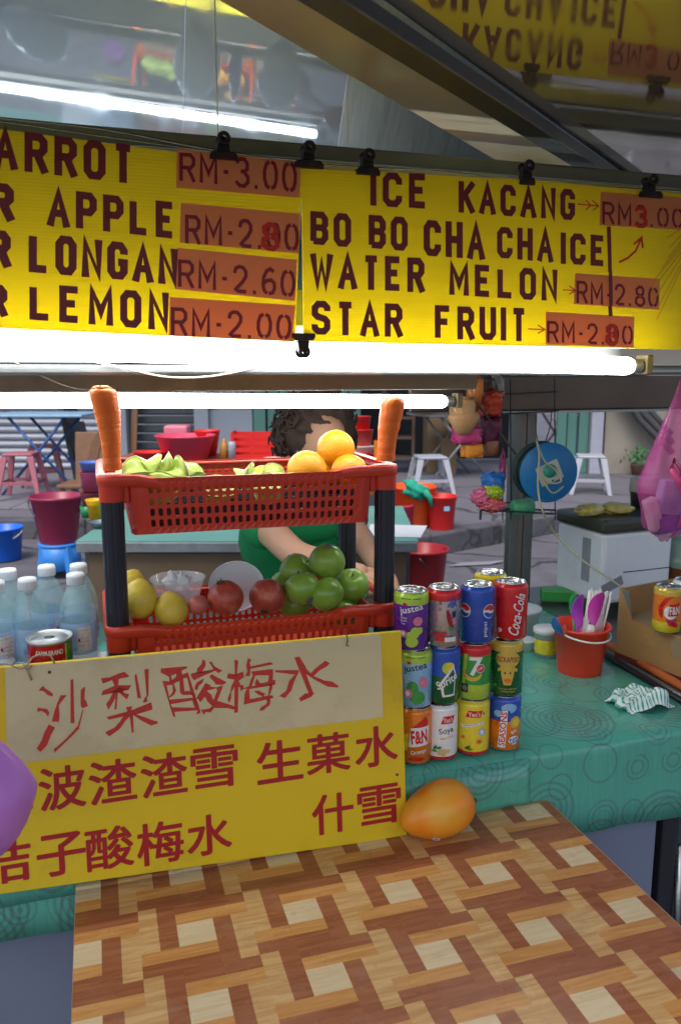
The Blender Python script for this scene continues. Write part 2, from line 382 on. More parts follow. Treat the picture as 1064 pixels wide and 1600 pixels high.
# brushed steel
m_steel = M('brushed_steel', (.42, .44, .45), .28, metal=1, var=.12, scale=5, stretch=(1, 40, 40), bump=.05, bscale=80)
m_steel_dull = M('dull_steel', (.2, .205, .2), .38, metal=.9, var=.2, scale=5, dirt=.4)
def mirror(name, col, rough, dirt, w=1., haze_=0.):
    m = M(name, col, rough, metal=1, var=.1, scale=3, dirt=0)
    n, l, b = nodes_of(m); tc = n.new('ShaderNodeTexCoord')
    t = n.new('ShaderNodeTexNoise'); t.inputs['Scale'].default_value = 2.2; t.inputs['Detail'].default_value = 1; l.new(tc.outputs['Object'], t.inputs['Vector'])
    bp = n.new('ShaderNodeBump'); bp.inputs['Strength'].default_value = .05 * w; bp.inputs['Distance'].default_value = .02; l.new(t.outputs['Fac'], bp.inputs['Height']); l.new(bp.outputs[0], b.inputs['Normal'])
    t2 = n.new('ShaderNodeTexNoise'); t2.inputs['Scale'].default_value = 9; t2.inputs['Detail'].default_value = 10; l.new(tc.outputs['Object'], t2.inputs['Vector'])
    mr = n.new('ShaderNodeMapRange'); mr.inputs[1].default_value = .45; mr.inputs[2].default_value = .75; mr.inputs[3].default_value = rough; mr.inputs[4].default_value = rough + dirt; l.new(t2.outputs['Fac'], mr.inputs[0]); l.new(mr.outputs[0], b.inputs['Roughness'])
    if haze_:
        g2 = n.new('ShaderNodeBsdfGlossy'); g2.inputs['Color'].default_value = (*[c * 1.25 for c in col], 1); g2.inputs['Roughness'].default_value = .42
        d2_ = n.new('ShaderNodeBsdfDiffuse'); d2_.inputs['Color'].default_value = (*col, 1); ma = n.new('ShaderNodeMixShader'); ma.inputs[0].default_value = .35; l.new(g2.outputs[0], ma.inputs[1]); l.new(d2_.outputs[0], ma.inputs[2])
        ms = n.new('ShaderNodeMixShader'); ms.inputs[0].default_value = haze_; l.new(b.outputs[0], ms.inputs[1]); l.new(ma.outputs[0], ms.inputs[2]); l.new(ms.outputs[0], n['Material Output'].inputs[0])
    return m
m_mir = mirror('mirror_sheet', (.5, .5, .46), .035, .12, 1., .18)
m_mir_rear = mirror('rear_mirror_sheet', (.46, .53, .62), .025, .05, .2, .36)
m_sheet_r = M('scratched_sheet', (.4, .44, .47), .35, metal=.6, var=.25, scale=4, stretch=(30, 2, 2), dirt=.3)
m_mir_dull = M('dull_canopy_sheet', (.5, .46, .33), .3, metal=.5, var=.2, scale=6, dirt=.4, dirtcol=(.34, .27, .13))
def sheet(name, pts, mat, thick=.002):
    mb = MB(); mb.add(pts, [tuple(range(len(pts)))]); o = mb.build(name, mat, stall, fix=False)
    md = o.modifiers.new('thick', 'SOLIDIFY'); md.thickness = thick; md.offset = 1
    return o
ZC = 1.983
sd = Vector((.764, .646))                            # seam direction
def seam(t, o=0.): return (.137 + sd.x * t - sd.y * o, 1.006 + sd.y * t + sd.x * o)
# beam runs .16 m to the right of the seam
bm0, bm1 = (.313 - .788 * .6 - .055, .952 - .616 * .6 - .005), (1.225, 1.692)
sheet('canopy_panel', [(*seam(-.62), ZC), (bm0[0], bm0[1], ZC), (bm1[0], bm1[1], ZC), (*seam(1.06), ZC)][::1], m_mir_dull)
sheet('canopy_panel', [(bm0[0] + .03, bm0[1] - .03, ZC), (2.3, bm0[1] - .03, ZC), (2.3, 1.70, ZC), (bm1[0] + .02, bm1[1] - .01, ZC)], m_mir)
sheet('canopy_panel', [(.97, 1.70, ZC - .004), (2.3, 1.70, ZC - .004), (2.3, 2.7, ZC - .004), (.97, 2.7, ZC - .004)], m_mir_rear)
VA, VB = 2.1, 2.78
def zr(u, v): return (3.5027 - .083 * u - .8512 * v) / .5182
sheet('rear_slope_panel', [(-1.3, VA, zr(-1.3, VA)), (-1.3, VB, zr(-1.3, VB)), (.305, VB, zr(.305, VB)), (.305, VA, zr(.305, VA))][::-1], m_mir_rear)
sheet('rear_slope_panel', [(.307, VA, zr(.307, VA)), (.307, VB, zr(.307, VB)), (.80, VB, zr(.80, VB)), (.80, VA, zr(.80, VA))][::-1], m_mir_rear)
sheet('rear_slope_panel', [(.802, VA, zr(.802, VA)), (.802, VB, zr(.802, VB)), (2.3, VB, zr(2.3, VB)), (2.3, VA, zr(2.3, VA))][::-1], m_sheet_r)
sheet('added_sky_blocker', [(-1.3, -.1, 2.0), (2.3, -.1, 2.0), (2.3, .5, 2.0), (-1.3, .5, 2.0)][::-1], m_mir_dull)  # added out of view to keep overhead sky light off the front table
sheet('added_slope_shade', [(-1.3, 2.09, 3.2), (2.3, 2.09, 3.2), (2.3, .5, 2.02), (-1.3, .5, 2.02)], m_mir_dull)  # added out of view to shade the open gap above the canopy
# diagonal brace under the canopy: angle section with a thin lip
d2 = Vector((bm1[0] - bm0[0], bm1[1] - bm0[1])); L = d2.length; ang = math.atan2(d2.y, d2.x)
for nm, y0, y1, z0, z1, mt in (('brace', -.026, .02, -.022, -.002, M('brace_dark', (.03, .036, .04), .45, metal=.2, var=.2)), ('brace_lip', -.030, -.0262, -.026, -.005, m_steel_dull), ('brace_lip', .0202, .024, -.012, -.003, m_steel_dull)):
    MB().box(0, L, y0, y1, z0, z1).build(nm, mt, stall, bevel=.003, loc=(bm0[0], bm0[1], ZC), rot=(0, 0, ang))
m_lint = M('lintel_olive', (.2, .22, .18), .45, metal=.3, var=.2, scale=6, dirt=.35)
MB().box(-.9, 1.28, 1.44, 1.47, 1.915, 1.945).build('front_beam', m_lint, stall, bevel=.004)
MB().box(-.9, 1.28, 1.425, 1.439, 1.885, 1.914).build('front_beam', M('lintel_pale', (.42, .42, .34), .4, metal=.3, var=.2, scale=8, dirt=.3), stall, bevel=.003)
MB().box(-.9, 2.2, 1.49, 1.55, 1.543, 1.563).build('cross_rail', m_steel_dull, stall, bevel=.004)
MB().box(-.9, 2.2, 1.487, 1.4895, 1.549, 1.554).build('cross_rail', m_steel, stall)
MB().box(-.9, .9, 1.795, 1.82, 1.507, 1.551).build('light_board', M('light_board', (.33, .29, .24), .6, var=.15, scale=6, dirt=.5, dirtcol=(.1, .08, .06)), stall, bevel=.003)
MB().box(.9, 2.4, 2.235, 2.255, 1.43, 1.537).build('rear_beam', M('rear_beam_brown', (.17, .13, .11), .4, metal=.7, var=.35, scale=4, dirt=.5), stall, bevel=.004)
MB().box(.9, 2.4, 2.21, 2.262, 1.422, 1.4295).build('rear_beam_lip', m_steel, stall)
# rear corner post: two square tubes and a rod
for (a, b) in ((1.275, 1.308), (1.325, 1.36)):
    MB().box(a, b, 2.28, 2.315, .3, 2.11).build('corner_post', m_steel_dull, stall, bevel=.004)
MB().box(1.309, 1.324, 2.285, 2.3, .3, 2.1).build('corner_post', M('post_rod', (.25, .2, .19), .4, metal=.8), stall)
for u in (-1.1, 2.2): MB().box(u, u + .04, 2.28, 2.32, 0, 2.11).build('corner_post', m_steel_dull, stall, bevel=.004)
for u in (-1.1, 2.2): MB().box(u, u + .04, 1.48, 1.52, .79, 1.95).build('corner_post', m_steel_dull, stall, bevel=.004)
# counter
CF, CB, CZ = 1.312, 2.42, .8
m_paint = M('counter_grey_paint', (.17, .2, .29), .4, var=.12, scale=4, dirt=.2, dirtcol=(.06, .06, .07))
MB().box(-1.2, 1.75, CF + .035, CB, CZ - .06, CZ - .004).build('counter_top', m_steel_dull, stall)
for a, b in ((-1.2, -.42), (-.41, .52), (.53, 1.15)):
    MB().box(a, b, CF + .04, CF + .05, .02, CZ - .0605).build('front_panel', m_paint, stall, bevel=.002)
MB().box(1.16, 1.205, CF + .03, CF + .07, .01, CZ - .0605).build('corner_post', M('post_black', (.02, .022, .03), .4), stall, bevel=.004)
MB().box(1.21, 1.75, CF + .1, CF + .11, .02, CZ - .0605).build('front_panel', M('side_panel_dark', (.05, .055, .075), .5), stall)
MB().box(-1.2, 1.75, CB - .02, CB - .01, .02, CZ - .0605).build('rear_panel', m_paint, stall)
MB().tube([(1.208, CF + .03, .5), (1.21, CF + .02, .3), (1.206, CF + .03, .02)], .008).build('leg_tube', m_steel, stall, smooth=True)

# teal vinyl tablecloth: top, rounded front edge, drape with a fold
m_cloth = M('teal_vinyl_cloth', (.025, .235, .165), .26, var=0, spec=.5, coat=.5)
n_, l_, b_ = nodes_of(m_cloth)
uvn = n_.new('ShaderNodeUVMap'); cur = None
base = n_.new('ShaderNodeTexNoise'); base.inputs['Scale'].default_value = 3; base.inputs['Detail'].default_value = 3
mpx = n_.new('ShaderNodeMapping'); mpx.inputs['Scale'].default_value = (60, 3, 1); l_.new(uvn.outputs[0], mpx.inputs[0]); l_.new(mpx.outputs[0], base.inputs['Vector'])
mxb = n_.new('ShaderNodeMix'); mxb.data_type = 'RGBA'; l_.new(base.outputs['Fac'], mxb.inputs['Factor']); mxb.inputs['A'].default_value = (.055, .3, .225, 1); mxb.inputs['B'].default_value = (.1, .4, .3, 1)
cur = mxb.outputs['Result']
for sc, rmax, fr, off in ((6.5, .5, 80, (0, 0, 0)), (4.2, .5, 110, (7.3, 2.1, 0)), (11, .46, 48, (3.1, 9.2, 0))):
    mp = n_.new('ShaderNodeMapping'); mp.inputs['Location'].default_value = off; l_.new(uvn.outputs[0], mp.inputs[0])
    vo = n_.new('ShaderNodeTexVoronoi'); vo.voronoi_dimensions = '2D'; vo.inputs['Scale'].default_value = sc; vo.inputs['Randomness'].default_value = .75; l_.new(mp.outputs[0], vo.inputs['Vector'])
    sn_ = n_.new('ShaderNodeMath'); sn_.operation = 'MULTIPLY'; l_.new(vo.outputs['Distance'], sn_.inputs[0]); sn_.inputs[1].default_value = fr
    s2 = n_.new('ShaderNodeMath'); s2.operation = 'SINE'; l_.new(sn_.outputs[0], s2.inputs[0])
    g = n_.new('ShaderNodeMath'); g.operation = 'GREATER_THAN'; l_.new(s2.outputs[0], g.inputs[0]); g.inputs[1].default_value = .35
    sep = n_.new('ShaderNodeSeparateColor'); l_.new(vo.outputs['Color'], sep.inputs[0])
    mlt = n_.new('ShaderNodeMath'); mlt.operation = 'MULTIPLY_ADD'; l_.new(sep.outputs[0], mlt.inputs[0]); mlt.inputs[1].default_value = rmax * .6; mlt.inputs[2].default_value = rmax * .4
    lt = n_.new('ShaderNodeMath'); lt.operation = 'LESS_THAN'; l_.new(vo.outputs['Distance'], lt.inputs[0]); l_.new(mlt.outputs[0], lt.inputs[1])
    inn = n_.new('ShaderNodeMath'); inn.operation = 'MULTIPLY'; l_.new(mlt.outputs[0], inn.inputs[0]); l_.new(sep.outputs[1], inn.inputs[1])
    gt2 = n_.new('ShaderNodeMath'); gt2.operation = 'GREATER_THAN'; l_.new(vo.outputs['Distance'], gt2.inputs[0]); l_.new(inn.outputs[0], gt2.inputs[1])
    a1 = n_.new('ShaderNodeMath'); a1.operation = 'MULTIPLY'; l_.new(g.outputs[0], a1.inputs[0]); l_.new(lt.outputs[0], a1.inputs[1])
    a2 = n_.new('ShaderNodeMath'); a2.operation = 'MULTIPLY'; l_.new(a1.outputs[0], a2.inputs[0]); l_.new(gt2.outputs[0], a2.inputs[1])
    a3 = n_.new('ShaderNodeMath'); a3.operation = 'MULTIPLY'; l_.new(a2.outputs[0], a3.inputs[0]); a3.inputs[1].default_value = .42
    mx = n_.new('ShaderNodeMix'); mx.data_type = 'RGBA'; l_.new(a3.outputs[0], mx.inputs['Factor']); l_.new(cur, mx.inputs['A']); mx.inputs['B'].default_value = (.075, .11, .13, 1)
    cur = mx.outputs['Result']
l_.new(cur, b_.inputs['Base Color'])
tcl_ = n_.new('ShaderNodeTexCoord'); wn = n_.new('ShaderNodeTexNoise'); wn.inputs['Scale'].default_value = 9; wn.inputs['Detail'].default_value = 3; wn.inputs['Distortion'].default_value = 1.2; l_.new(tcl_.outputs['Object'], wn.inputs['Vector'])
bp = n_.new('ShaderNodeBump'); bp.inputs['Strength'].default_value = .35; bp.inputs['Distance'].default_value = .008; l_.new(wn.outputs['Fac'], bp.inputs['Height']); l_.new(bp.outputs[0], b_.inputs['Normal'])
def cloth(name, u0, u1, prof, parent, wav=.004, nu=160, zf=None):
    """prof: (v, z) polyline running from the back of the top over the edge and down; uv = (u, arc length)"""
    vs = []; uvs = []; arc = 0; rows = []
    for i, (v, z) in enumerate(prof):
        if i: arc += math.hypot(v - prof[i - 1][0], z - prof[i - 1][1])
        for k in range(nu + 1):
            u = u0 + (u1 - u0) * k / nu; drop = max(0, CZ - z); w = wav * min(1, drop * 8)
            dv = w * (math.sin(u * 19) + .6 * math.sin(u * 43 + drop * 9)) - .02 * drop; dz = .0012 * noise.noise(Vector((u * 9, v * 9, 0))) if drop < .01 else 0
            zz = z + dz
            if zf and i == len(prof) - 1: zz += zf(u)
            vs.append((u, v + dv, zz)); uvs.append((u, arc))
    fs = [(i * (nu + 1) + k, i * (nu + 1) + k + 1, (i + 1) * (nu + 1) + k + 1, (i + 1) * (nu + 1) + k) for i in range(len(prof) - 1) for k in range(nu)]
    mb = MB(); mb.add(vs, fs); o = mb.build(name, m_cloth, parent, smooth=True)
    uvl = o.data.uv_layers.new(name='UVMap')
    for lp in o.data.loops: uvl.data[lp.index].uv = uvs[lp.vertex_index]
    md = o.modifiers.new('thick', 'SOLIDIFY'); md.thickness = .0012; md.offset = 1
    return o
tcl = stall_thing('tablecloth', 'shiny teal vinyl tablecloth with swirling ring print hanging over the front of the stall counter', 'tablecloth', 0, 0, 0)
prof = [(2.43, .8015), (2.2, .8015), (2.0, .8015), (1.8, .8015), (1.6, .8015), (1.45, .8015), (1.36, .8015), (1.325, .8015), (1.314, .7995), (1.307, .795), (1.3035, .788), (1.302, .775), (1.301, .74), (1.2995, .70), (1.298, .66), (1.296, .612)]
cloth('cloth', -1.2, 1.34, prof, tcl, zf=lambda u: .012 * math.sin(u * 3) - .01 * u + .008)
cloth('cloth_fold', -.3, .79, [(1.2975, .795), (1.294, .74), (1.293, .71), (1.2925, .692)], tcl, wav=.002, nu=80, zf=lambda u: .018 * (u - .5))
# rail and orange rod along the right end of the counter
ra, rb = UV(gz(958, 1032, .81)), UV(gz(1075, 1102, .81))
rail = stall_thing('edge_rail', 'dark steel rail with an orange rod along it at the right end of the counter', 'rail', 0, 0, 0)
dirv = (rb - ra).normalized(); nrm = Vector((-dirv.y, dirv.x, 0)) * -1
if nrm.x < 0: nrm = -nrm
MB().tube([ra - dirv * .25, rb + dirv * .3], .007, 8).build('rail_bar', M('rail_black', (.03, .03, .035), .35, metal=.6), rail, smooth=True)
MB().tube([ra - dirv * .25 + nrm * .018 + Vector((0, 0, .001)), rb + dirv * .3 + nrm * .018], .008, 8).build('rail_bar', m_steel_dull, rail, smooth=True)
MB().tube([ra - dirv * .15 + nrm * .037 + Vector((0, 0, .012)), rb + dirv * .3 + nrm * .037 + Vector((0, 0, .012))], .011, 10).build('orange_rod', M('rod_orange', (.5, .12, .03), .45, var=.25, scale=10, dirt=.4, dirtcol=(.12, .04, .03)), rail, smooth=True)

# ------------------------------------------------------------------ fluorescent lamps
m_tube = M('lit_tube', (.96, 1, .99), .4, var=0, emit=TUBE_EMIT)
m_white = M('white_enamel', (.75, .77, .75), .35, var=.06, dirt=.1)
m_cap = M('tube_cap', (.45, .45, .4), .35, metal=.5)
def lamp(name, label, a, b, r, batten):
    t = stall_thing(name, label, 'lamp', 0, 0, 0, group='fluorescent lamps under the canopy')
    a, b = Vector(a), Vector(b); d = (b - a).normalized()
    MB().tube([a, b - d * .02, b - d * .008, b], [r, r, r * .97, r * .8], 24).build('tube', m_tube, t, smooth=True)
    MB().tube([b + d * .0005, b + d * .004, b + d * .022, b + d * .024], [r * .75, r * .8, r * .8, r * .6], 20).build('tube_cap', m_cap, t, smooth=True)
    MB().tube([a - d * .0005, a - d * .022], r * .8, 20).build('tube_cap', m_cap, t, smooth=True)
    e = b + d * .03
    MB().box(e.x - .004, e.x + .012, e.y - r, e.y + r * 1.1, e.z - r * .9, e.z + r * 1.3).build('lamp_holder', M('holder_brown', (.25, .2, .1), .5), t, bevel=.003)
    batten(t, a, b)
    return t
ua, ub = gv(0, 543, 1.45), gv(985, 572, 1.45); dd = (ub - ua).normalized()
def bat1(t, a, b):
    MB().box(a.x, b.x + .0, 1.455, 1.486, 1.598, 1.635).build('batten', m_white, t, bevel=.003)
    MB().box(a.x, b.x + .0, 1.4862, 1.489, 1.566, 1.70).build('reflection_blocker', m_steel_dull, t)  # plate added to block this tube's reflection in the rear canopy slope
lamp('fluorescent_lamp', 'lit white fluorescent tube right behind and below the yellow menu boards', ua - dd * .45, ub, .0185, bat1)
la, lb = gv(0, 625, 1.85), gv(695, 627.5, 1.85); dd = (lb - la).normalized()
def bat2(t, a, b):
    MB().box(a.x, b.x + .01, 1.8215, 1.835, 1.5065, 1.512).build('batten', m_steel_dull, t)
lamp('fluorescent_lamp', 'lit thin fluorescent tube lower down behind the two carrots', la - dd * .6, lb, .0165, bat2)
def wire(name, label, pts, r, mat, group=None, cat='cable'):
    pts = [Vector(p) for p in pts]; out_ = []
    for i in range(len(pts) - 1):
        p0, p1, p2, p3 = pts[max(i - 1, 0)], pts[i], pts[i + 1], pts[min(i + 2, len(pts) - 1)]
        for k in range(8):
            t = k / 8; out_.append(.5 * ((2 * p1) + (-p0 + p2) * t + (2 * p0 - 5 * p1 + 4 * p2 - p3) * t * t + (-p0 + 3 * p1 - 3 * p2 + p3) * t ** 3))
    out_.append(pts[-1])
    o = MB().tube(out_, r, 6).build(name, mat, None, smooth=True); o.rotation_euler = (0, 0, YAW)
    return tag(o, label, cat, group)
m_wire_w = M('wire_cream', (.5, .47, .38), .5)
m_wire_d = M('wire_dark', (.06, .055, .045), .5)
wire('cable', 'thin tan cable looping down below the left end of the upper lamp', [gv(25, 566, 1.48), gv(60, 585, 1.55), gv(120, 607, 1.7), gv(190, 608, 1.8), gv(245, 590, 1.8), gv(262, 578, 1.7)], .0016, M('wire_tan', (.3, .25, .17), .5))
wire('cable', 'white cable sagging in a shallow curve below the middle of the upper lamp', [gv(150, 566, 1.49), gv(190, 574, 1.47), gv(260, 589, 1.47), gv(330, 588, 1.47), gv(400, 574, 1.48)], .0019, m_wire_w)
wire('cable', 'black twisted cable strung along the top of the left menu board', [gv(-40, 178, 1.4), gv(0, 184, 1.4), gv(120, 196, 1.4), gv(200, 208, 1.4), gv(300, 228, 1.4), gv(400, 244, 1.4), gv(470, 250, 1.4)], .0016, m_wire_d)
wire('string', 'thin wire carrying the menu boards by their clips', [gv(-40, 186, 1.385), gv(0, 189, 1.385), gv(240, 224, 1.385), gv(480, 255, 1.385), gv(700, 268, 1.385), gv(820, 284, 1.385), gv(1100, 300, 1.385)], .001, m_wire_d, cat='wire')

# ------------------------------------------------------------------ menu boards
BV = 1.36
m_board = M('yellow_corrugated_board', (.93, .78, .02), .32, var=.05, scale=6)
n_, l_, b_ = nodes_of(m_board)
tc = n_.new('ShaderNodeTexCoord'); wv = n_.new('ShaderNodeTexWave'); wv.bands_direction = 'Z'; wv.inputs['Scale'].default_value = 62; l_.new(tc.outputs['Object'], wv.inputs[0])
bp = n_.new('ShaderNodeBump'); bp.inputs['Strength'].default_value = .3; bp.inputs['Distance'].default_value = .0015; l_.new(wv.outputs['Fac'], bp.inputs['Height']); l_.new(bp.outputs[0], b_.inputs['Normal'])
m_letter = M('maroon_paint', (.22, .018, .026), .4, var=.15, scale=30)
m_stick = M('price_sticker_orange', (1, .48, .2), .35, var=.12, scale=10)
m_stick2 = M('price_sticker_letter', (.3, .012, .03), .4)
m_redpen = M('red_marker', (.75, .03, .012), .4)
m_arrow = M('orange_marker', (.75, .1, .02), .4)
tr_ = n_.new('ShaderNodeBsdfTranslucent'); tr_.inputs['Color'].default_value = (1, .86, .03, 1); ms_ = n_.new('ShaderNodeMixShader'); ms_.inputs[0].default_value = .38
l_.new(b_.outputs[0], ms_.inputs[1]); l_.new(tr_.outputs[0], ms_.inputs[2]); l_.new(ms_.outputs[0], n_['Material Output'].inputs[0])
n_, l_, b_ = nodes_of(m_stick)
tr_ = n_.new('ShaderNodeBsdfTranslucent'); tr_.inputs['Color'].default_value = (1, .42, .16, 1); ms_ = n_.new('ShaderNodeMixShader'); ms_.inputs[0].default_value = .4
l_.new(b_.outputs[0], ms_.inputs[1]); l_.new(tr_.outputs[0], ms_.inputs[2]); l_.new(ms_.outputs[0], n_['Material Output'].inputs[0])
def bq(*pp, v=BV): return [gv(x, y, v) for x, y in pp]
def board(label, poly, grp):
    t = stall_thing('menu_board', label, 'menu board', 0, 0, 0, group=grp)
    p = bq(*poly); mb = MB(); n = len(p)
    mb.add([(q.x, BV, q.z) for q in p] + [(q.x, BV + .004, q.z) for q in p], [tuple(range(n)), tuple(range(2 * n - 1, n - 1, -1))] + [(i, (i + 1) % n, n + (i + 1) % n, n + i) for i in range(n)])
    mb.build('board', m_board, t)
    return t
def add_words(t, items, mat, name='lettering', **k):
    return word_mb([(it[0], bq(*it[1])) + tuple(it[2:]) for it in items], **k).build(name, mat, t, fix=False)
def sticker(t, poly, text, tq, wt=.13):
    p = bq(*poly); mb = MB().add([(q.x, BV - .0008, q.z) for q in p] + [(q.x, BV - .0001, q.z) for q in p], [(0, 1, 2, 3), (7, 6, 5, 4), (0, 4, 5, 1), (1, 5, 6, 2), (2, 6, 7, 3), (3, 7, 4, 0)])
    s = mb.build('price_sticker', m_stick, t); s['label'] = 'orange price sticker'
    word_mb([(text, bq(*tq), wt, .72)], off=.0014).build('lettering', m_stick2, s, fix=False)
    return s
b1 = board('left yellow menu board listing carrot, apple, longan and lemon with orange price stickers', [(-120, 186), (473, 263), (461, 534), (-120, 507)], 'menu boards clipped under the canopy')
add_words(b1, [('CARROT', [(-58, 194), (209, 227), (209, 288), (-58, 257)]),
    ('APPLE', [(75, 294), (274, 317), (274, 374), (75, 352)]), ('LONGAN', [(47, 362), (277, 389), (277, 445), (47, 425)]), ('LEMON', [(47, 442), (264, 457), (264, 516), (47, 499)]),
    ('R', [(-16, 284), (23, 288), (23, 346), (-16, 342)], .24), ('R', [(-16, 358), (17, 361), (17, 418), (-16, 415)], .24), ('R', [(-18, 443), (12, 446), (12, 495), (-18, 492)], .24)], m_letter)
sticker(b1, [(277, 232), (470, 254), (468, 309), (276, 293)], 'RM-3.00', [(281, 238), (463, 252), (463, 303), (281, 282)])
s2 = sticker(b1, [(283, 317), (468, 334), (467, 396), (281, 379)], 'RM-2.00', [(290, 335), (466, 348), (466, 394), (290, 380)])
word_mb([('8', bq((408, 346), (436, 348), (436, 394), (408, 391)), .17, .8)], off=.0022).build('marker_digit', m_redpen, s2, fix=False)
sticker(b1, [(277, 387), (464, 406), (461, 470), (275, 452)], 'RM-2.60', [(279, 405), (461, 421), (460, 466), (279, 448)])
sticker(b1, [(266, 464), (461, 477), (457, 533), (264, 524)], 'RM-2.00', [(268, 480), (455, 490), (454, 532), (268, 524)])
b2 = board('right yellow menu board listing ice kacang, bo bo cha cha, water melon and star fruit', [(471, 263), (820, 281), (1130, 308), (1130, 548), (475, 533)], 'menu boards clipped under the canopy')
add_words(b2, [('ICE', [(579, 268), (668, 272), (668, 327), (579, 321)]), ('KACANG', [(716, 283), (897, 297), (897, 345), (716, 332)]),
    ('BO', [(485, 330), (548, 335), (548, 387), (485, 382)]), ('BO', [(576, 336), (636, 340), (636, 393), (576, 388)]), ('CHA', [(662, 343), (756, 350), (756, 406), (662, 399)]),
    ('CHA', [(776, 354), (863, 358), (863, 410), (776, 402)]), ('ICE', [(876, 363), (945, 369), (945, 417), (876, 412)]), ('WATER', [(485, 396), (662, 403), (662, 457), (485, 450)]),
    ('MELON', [(701, 410), (870, 422), (870, 471), (701, 460)]), ('STAR', [(487, 470), (628, 475), (628, 527), (487, 523)]), ('FRUIT', [(679, 477), (822, 482), (822, 534), (679, 528)])], m_letter)
s1 = sticker(b2, [(938, 300), (1100, 311), (1100, 361), (936, 352)], 'RM3.00', [(940, 315), (1066, 326), (1066, 358), (940, 350)])
sticker(b2, [(898, 427), (1030, 436), (1029, 484), (896, 475)], 'RM-2.80', [(900, 439), (1027, 448), (1027, 481), (900, 474)])
s3 = sticker(b2, [(852, 487), (990, 495), (989, 543), (852, 538)], 'RM-2.00', [(854, 501), (987, 508), (987, 540), (854, 535)])
word_mb([('8', bq((944, 505), (964, 506), (964, 541), (944, 540)), .18, .8)], off=.0022).build('marker_digit', m_redpen, s3, fix=False)
word_mb([('3', bq((988, 322), (1010, 324), (1010, 358), (988, 356)), .16, .8)], off=.0022).build('marker_digit', m_redpen, s1, fix=False)
def marks(t, name, mat, lines, w, off=.0013):
    mb = MB()
    for k, ln in enumerate(lines):
        pts = [(q.x, q.z) for q in bq(*ln)]
        for quad in strip(pts, w): mb.add([(p.x, BV - off - .0001 * k, p.y) for p in quad], [(0, 1, 2, 3)])
    return mb.build(name, mat, t, fix=False)
marks(b2, 'painted_bar', m_letter, [[(950, 354), (952, 425)]], .0085, .0011)
marks(b2, 'painted_bar', m_letter, [[(952, 478), (953, 494)]], .0085, .0011)
marks(b2, 'painted_bar', M('bar_over_sticker', (.2, .02, .03), .4), [[(952, 425), (953, 478)]], .008, .0024)
marks(b2, 'arrow', m_arrow, [[(901, 319), (934, 322)], [(914, 313), (922, 321), (914, 328)], [(924, 313), (934, 322), (925, 329)], [(878, 453), (898, 454)], [(888, 447), (898, 454), (888, 460)], [(824, 514), (850, 515)], [(839, 508), (850, 515), (839, 521)]], .0024)
marks(b2, 'arrow', m_redpen, [[(966, 410), (980, 403), (992, 392), (1000, 374)], [(989, 382), (1001, 371), (1003, 388)]], .0042)
mk = []
for k in range(9): mk.append([(1072, 352 + k * 6), (1040 - k * 3 + 8 * math.sin(k), 372 + k * 16)])
marks(b2, 'brush_streak', M('streak_yellow', (.8, .55, .02), .4), mk, .003)
# ------------------------------------------------------------------ bulldog clips
m_clip = M('clip_rusty_black', (.035, .028, .026), .5, metal=.6, var=.6, scale=60, dirt=.6, dirtcol=(.12, .06, .035))
def clip(px, py, w, label, up=1, s=1., tilt=0.):
    p = gv(px, py, BV)
    t = stall_thing('bulldog_clip', label, 'clip', p.x, BV, p.z, group='bulldog clips on the menu boards')
    t.rotation_euler = (0, tilt if up > 0 else PI + tilt, YAW)
    w *= .5
    MB().prism([(-w, 0), (w, 0), (w, .006), (w * .8, .012), (-w * .8, .012), (-w, .006)], -.011, -.004, axis='y').build('jaw', m_clip, t, bevel=.001)
    MB().prism([(-w, 0), (w, 0), (w, .006), (w * .8, .012), (-w * .8, .012), (-w, .006)], .006, .012, axis='y').build('jaw', m_clip, t, bevel=.001)
    MB().prism([(-.011, .0125), (.011, .0125), (.008, .032), (-.008, .032)], -.008, .009, axis='y').build('spring', m_clip, t, bevel=.002)
    ring = [(.0075 * math.cos(a), -.013, .031 + .0075 * math.sin(a)) for a in [k * PI / 8 for k in range(16)]]
    MB().tube(ring, .0035, 6, closed=True).build('finger_ring', m_clip, t, smooth=True)
    ring = [(.0075 * math.cos(a), .013, .031 + .0075 * math.sin(a)) for a in [k * PI / 8 for k in range(16)]]
    MB().tube(ring, .0035, 6, closed=True).build('finger_ring', m_clip, t, smooth=True)
clip(349, 251, .045, 'rusty clip at the top of the left menu board, above the 3.00 price')
clip(481, 264, .05, 'rusty clip at the top where the two menu boards meet')
clip(573, 275, .042, 'rusty clip above the word ICE on the right menu board')
clip(820, 290, .03, 'small rusty clip above the letter A of KACANG')
clip(1012, 310, .05, 'rusty clip over the RM3.00 price on the right menu board')
clip(473, 521, .04, 'upside down clip at the bottom where the two menu boards meet', up=-1)

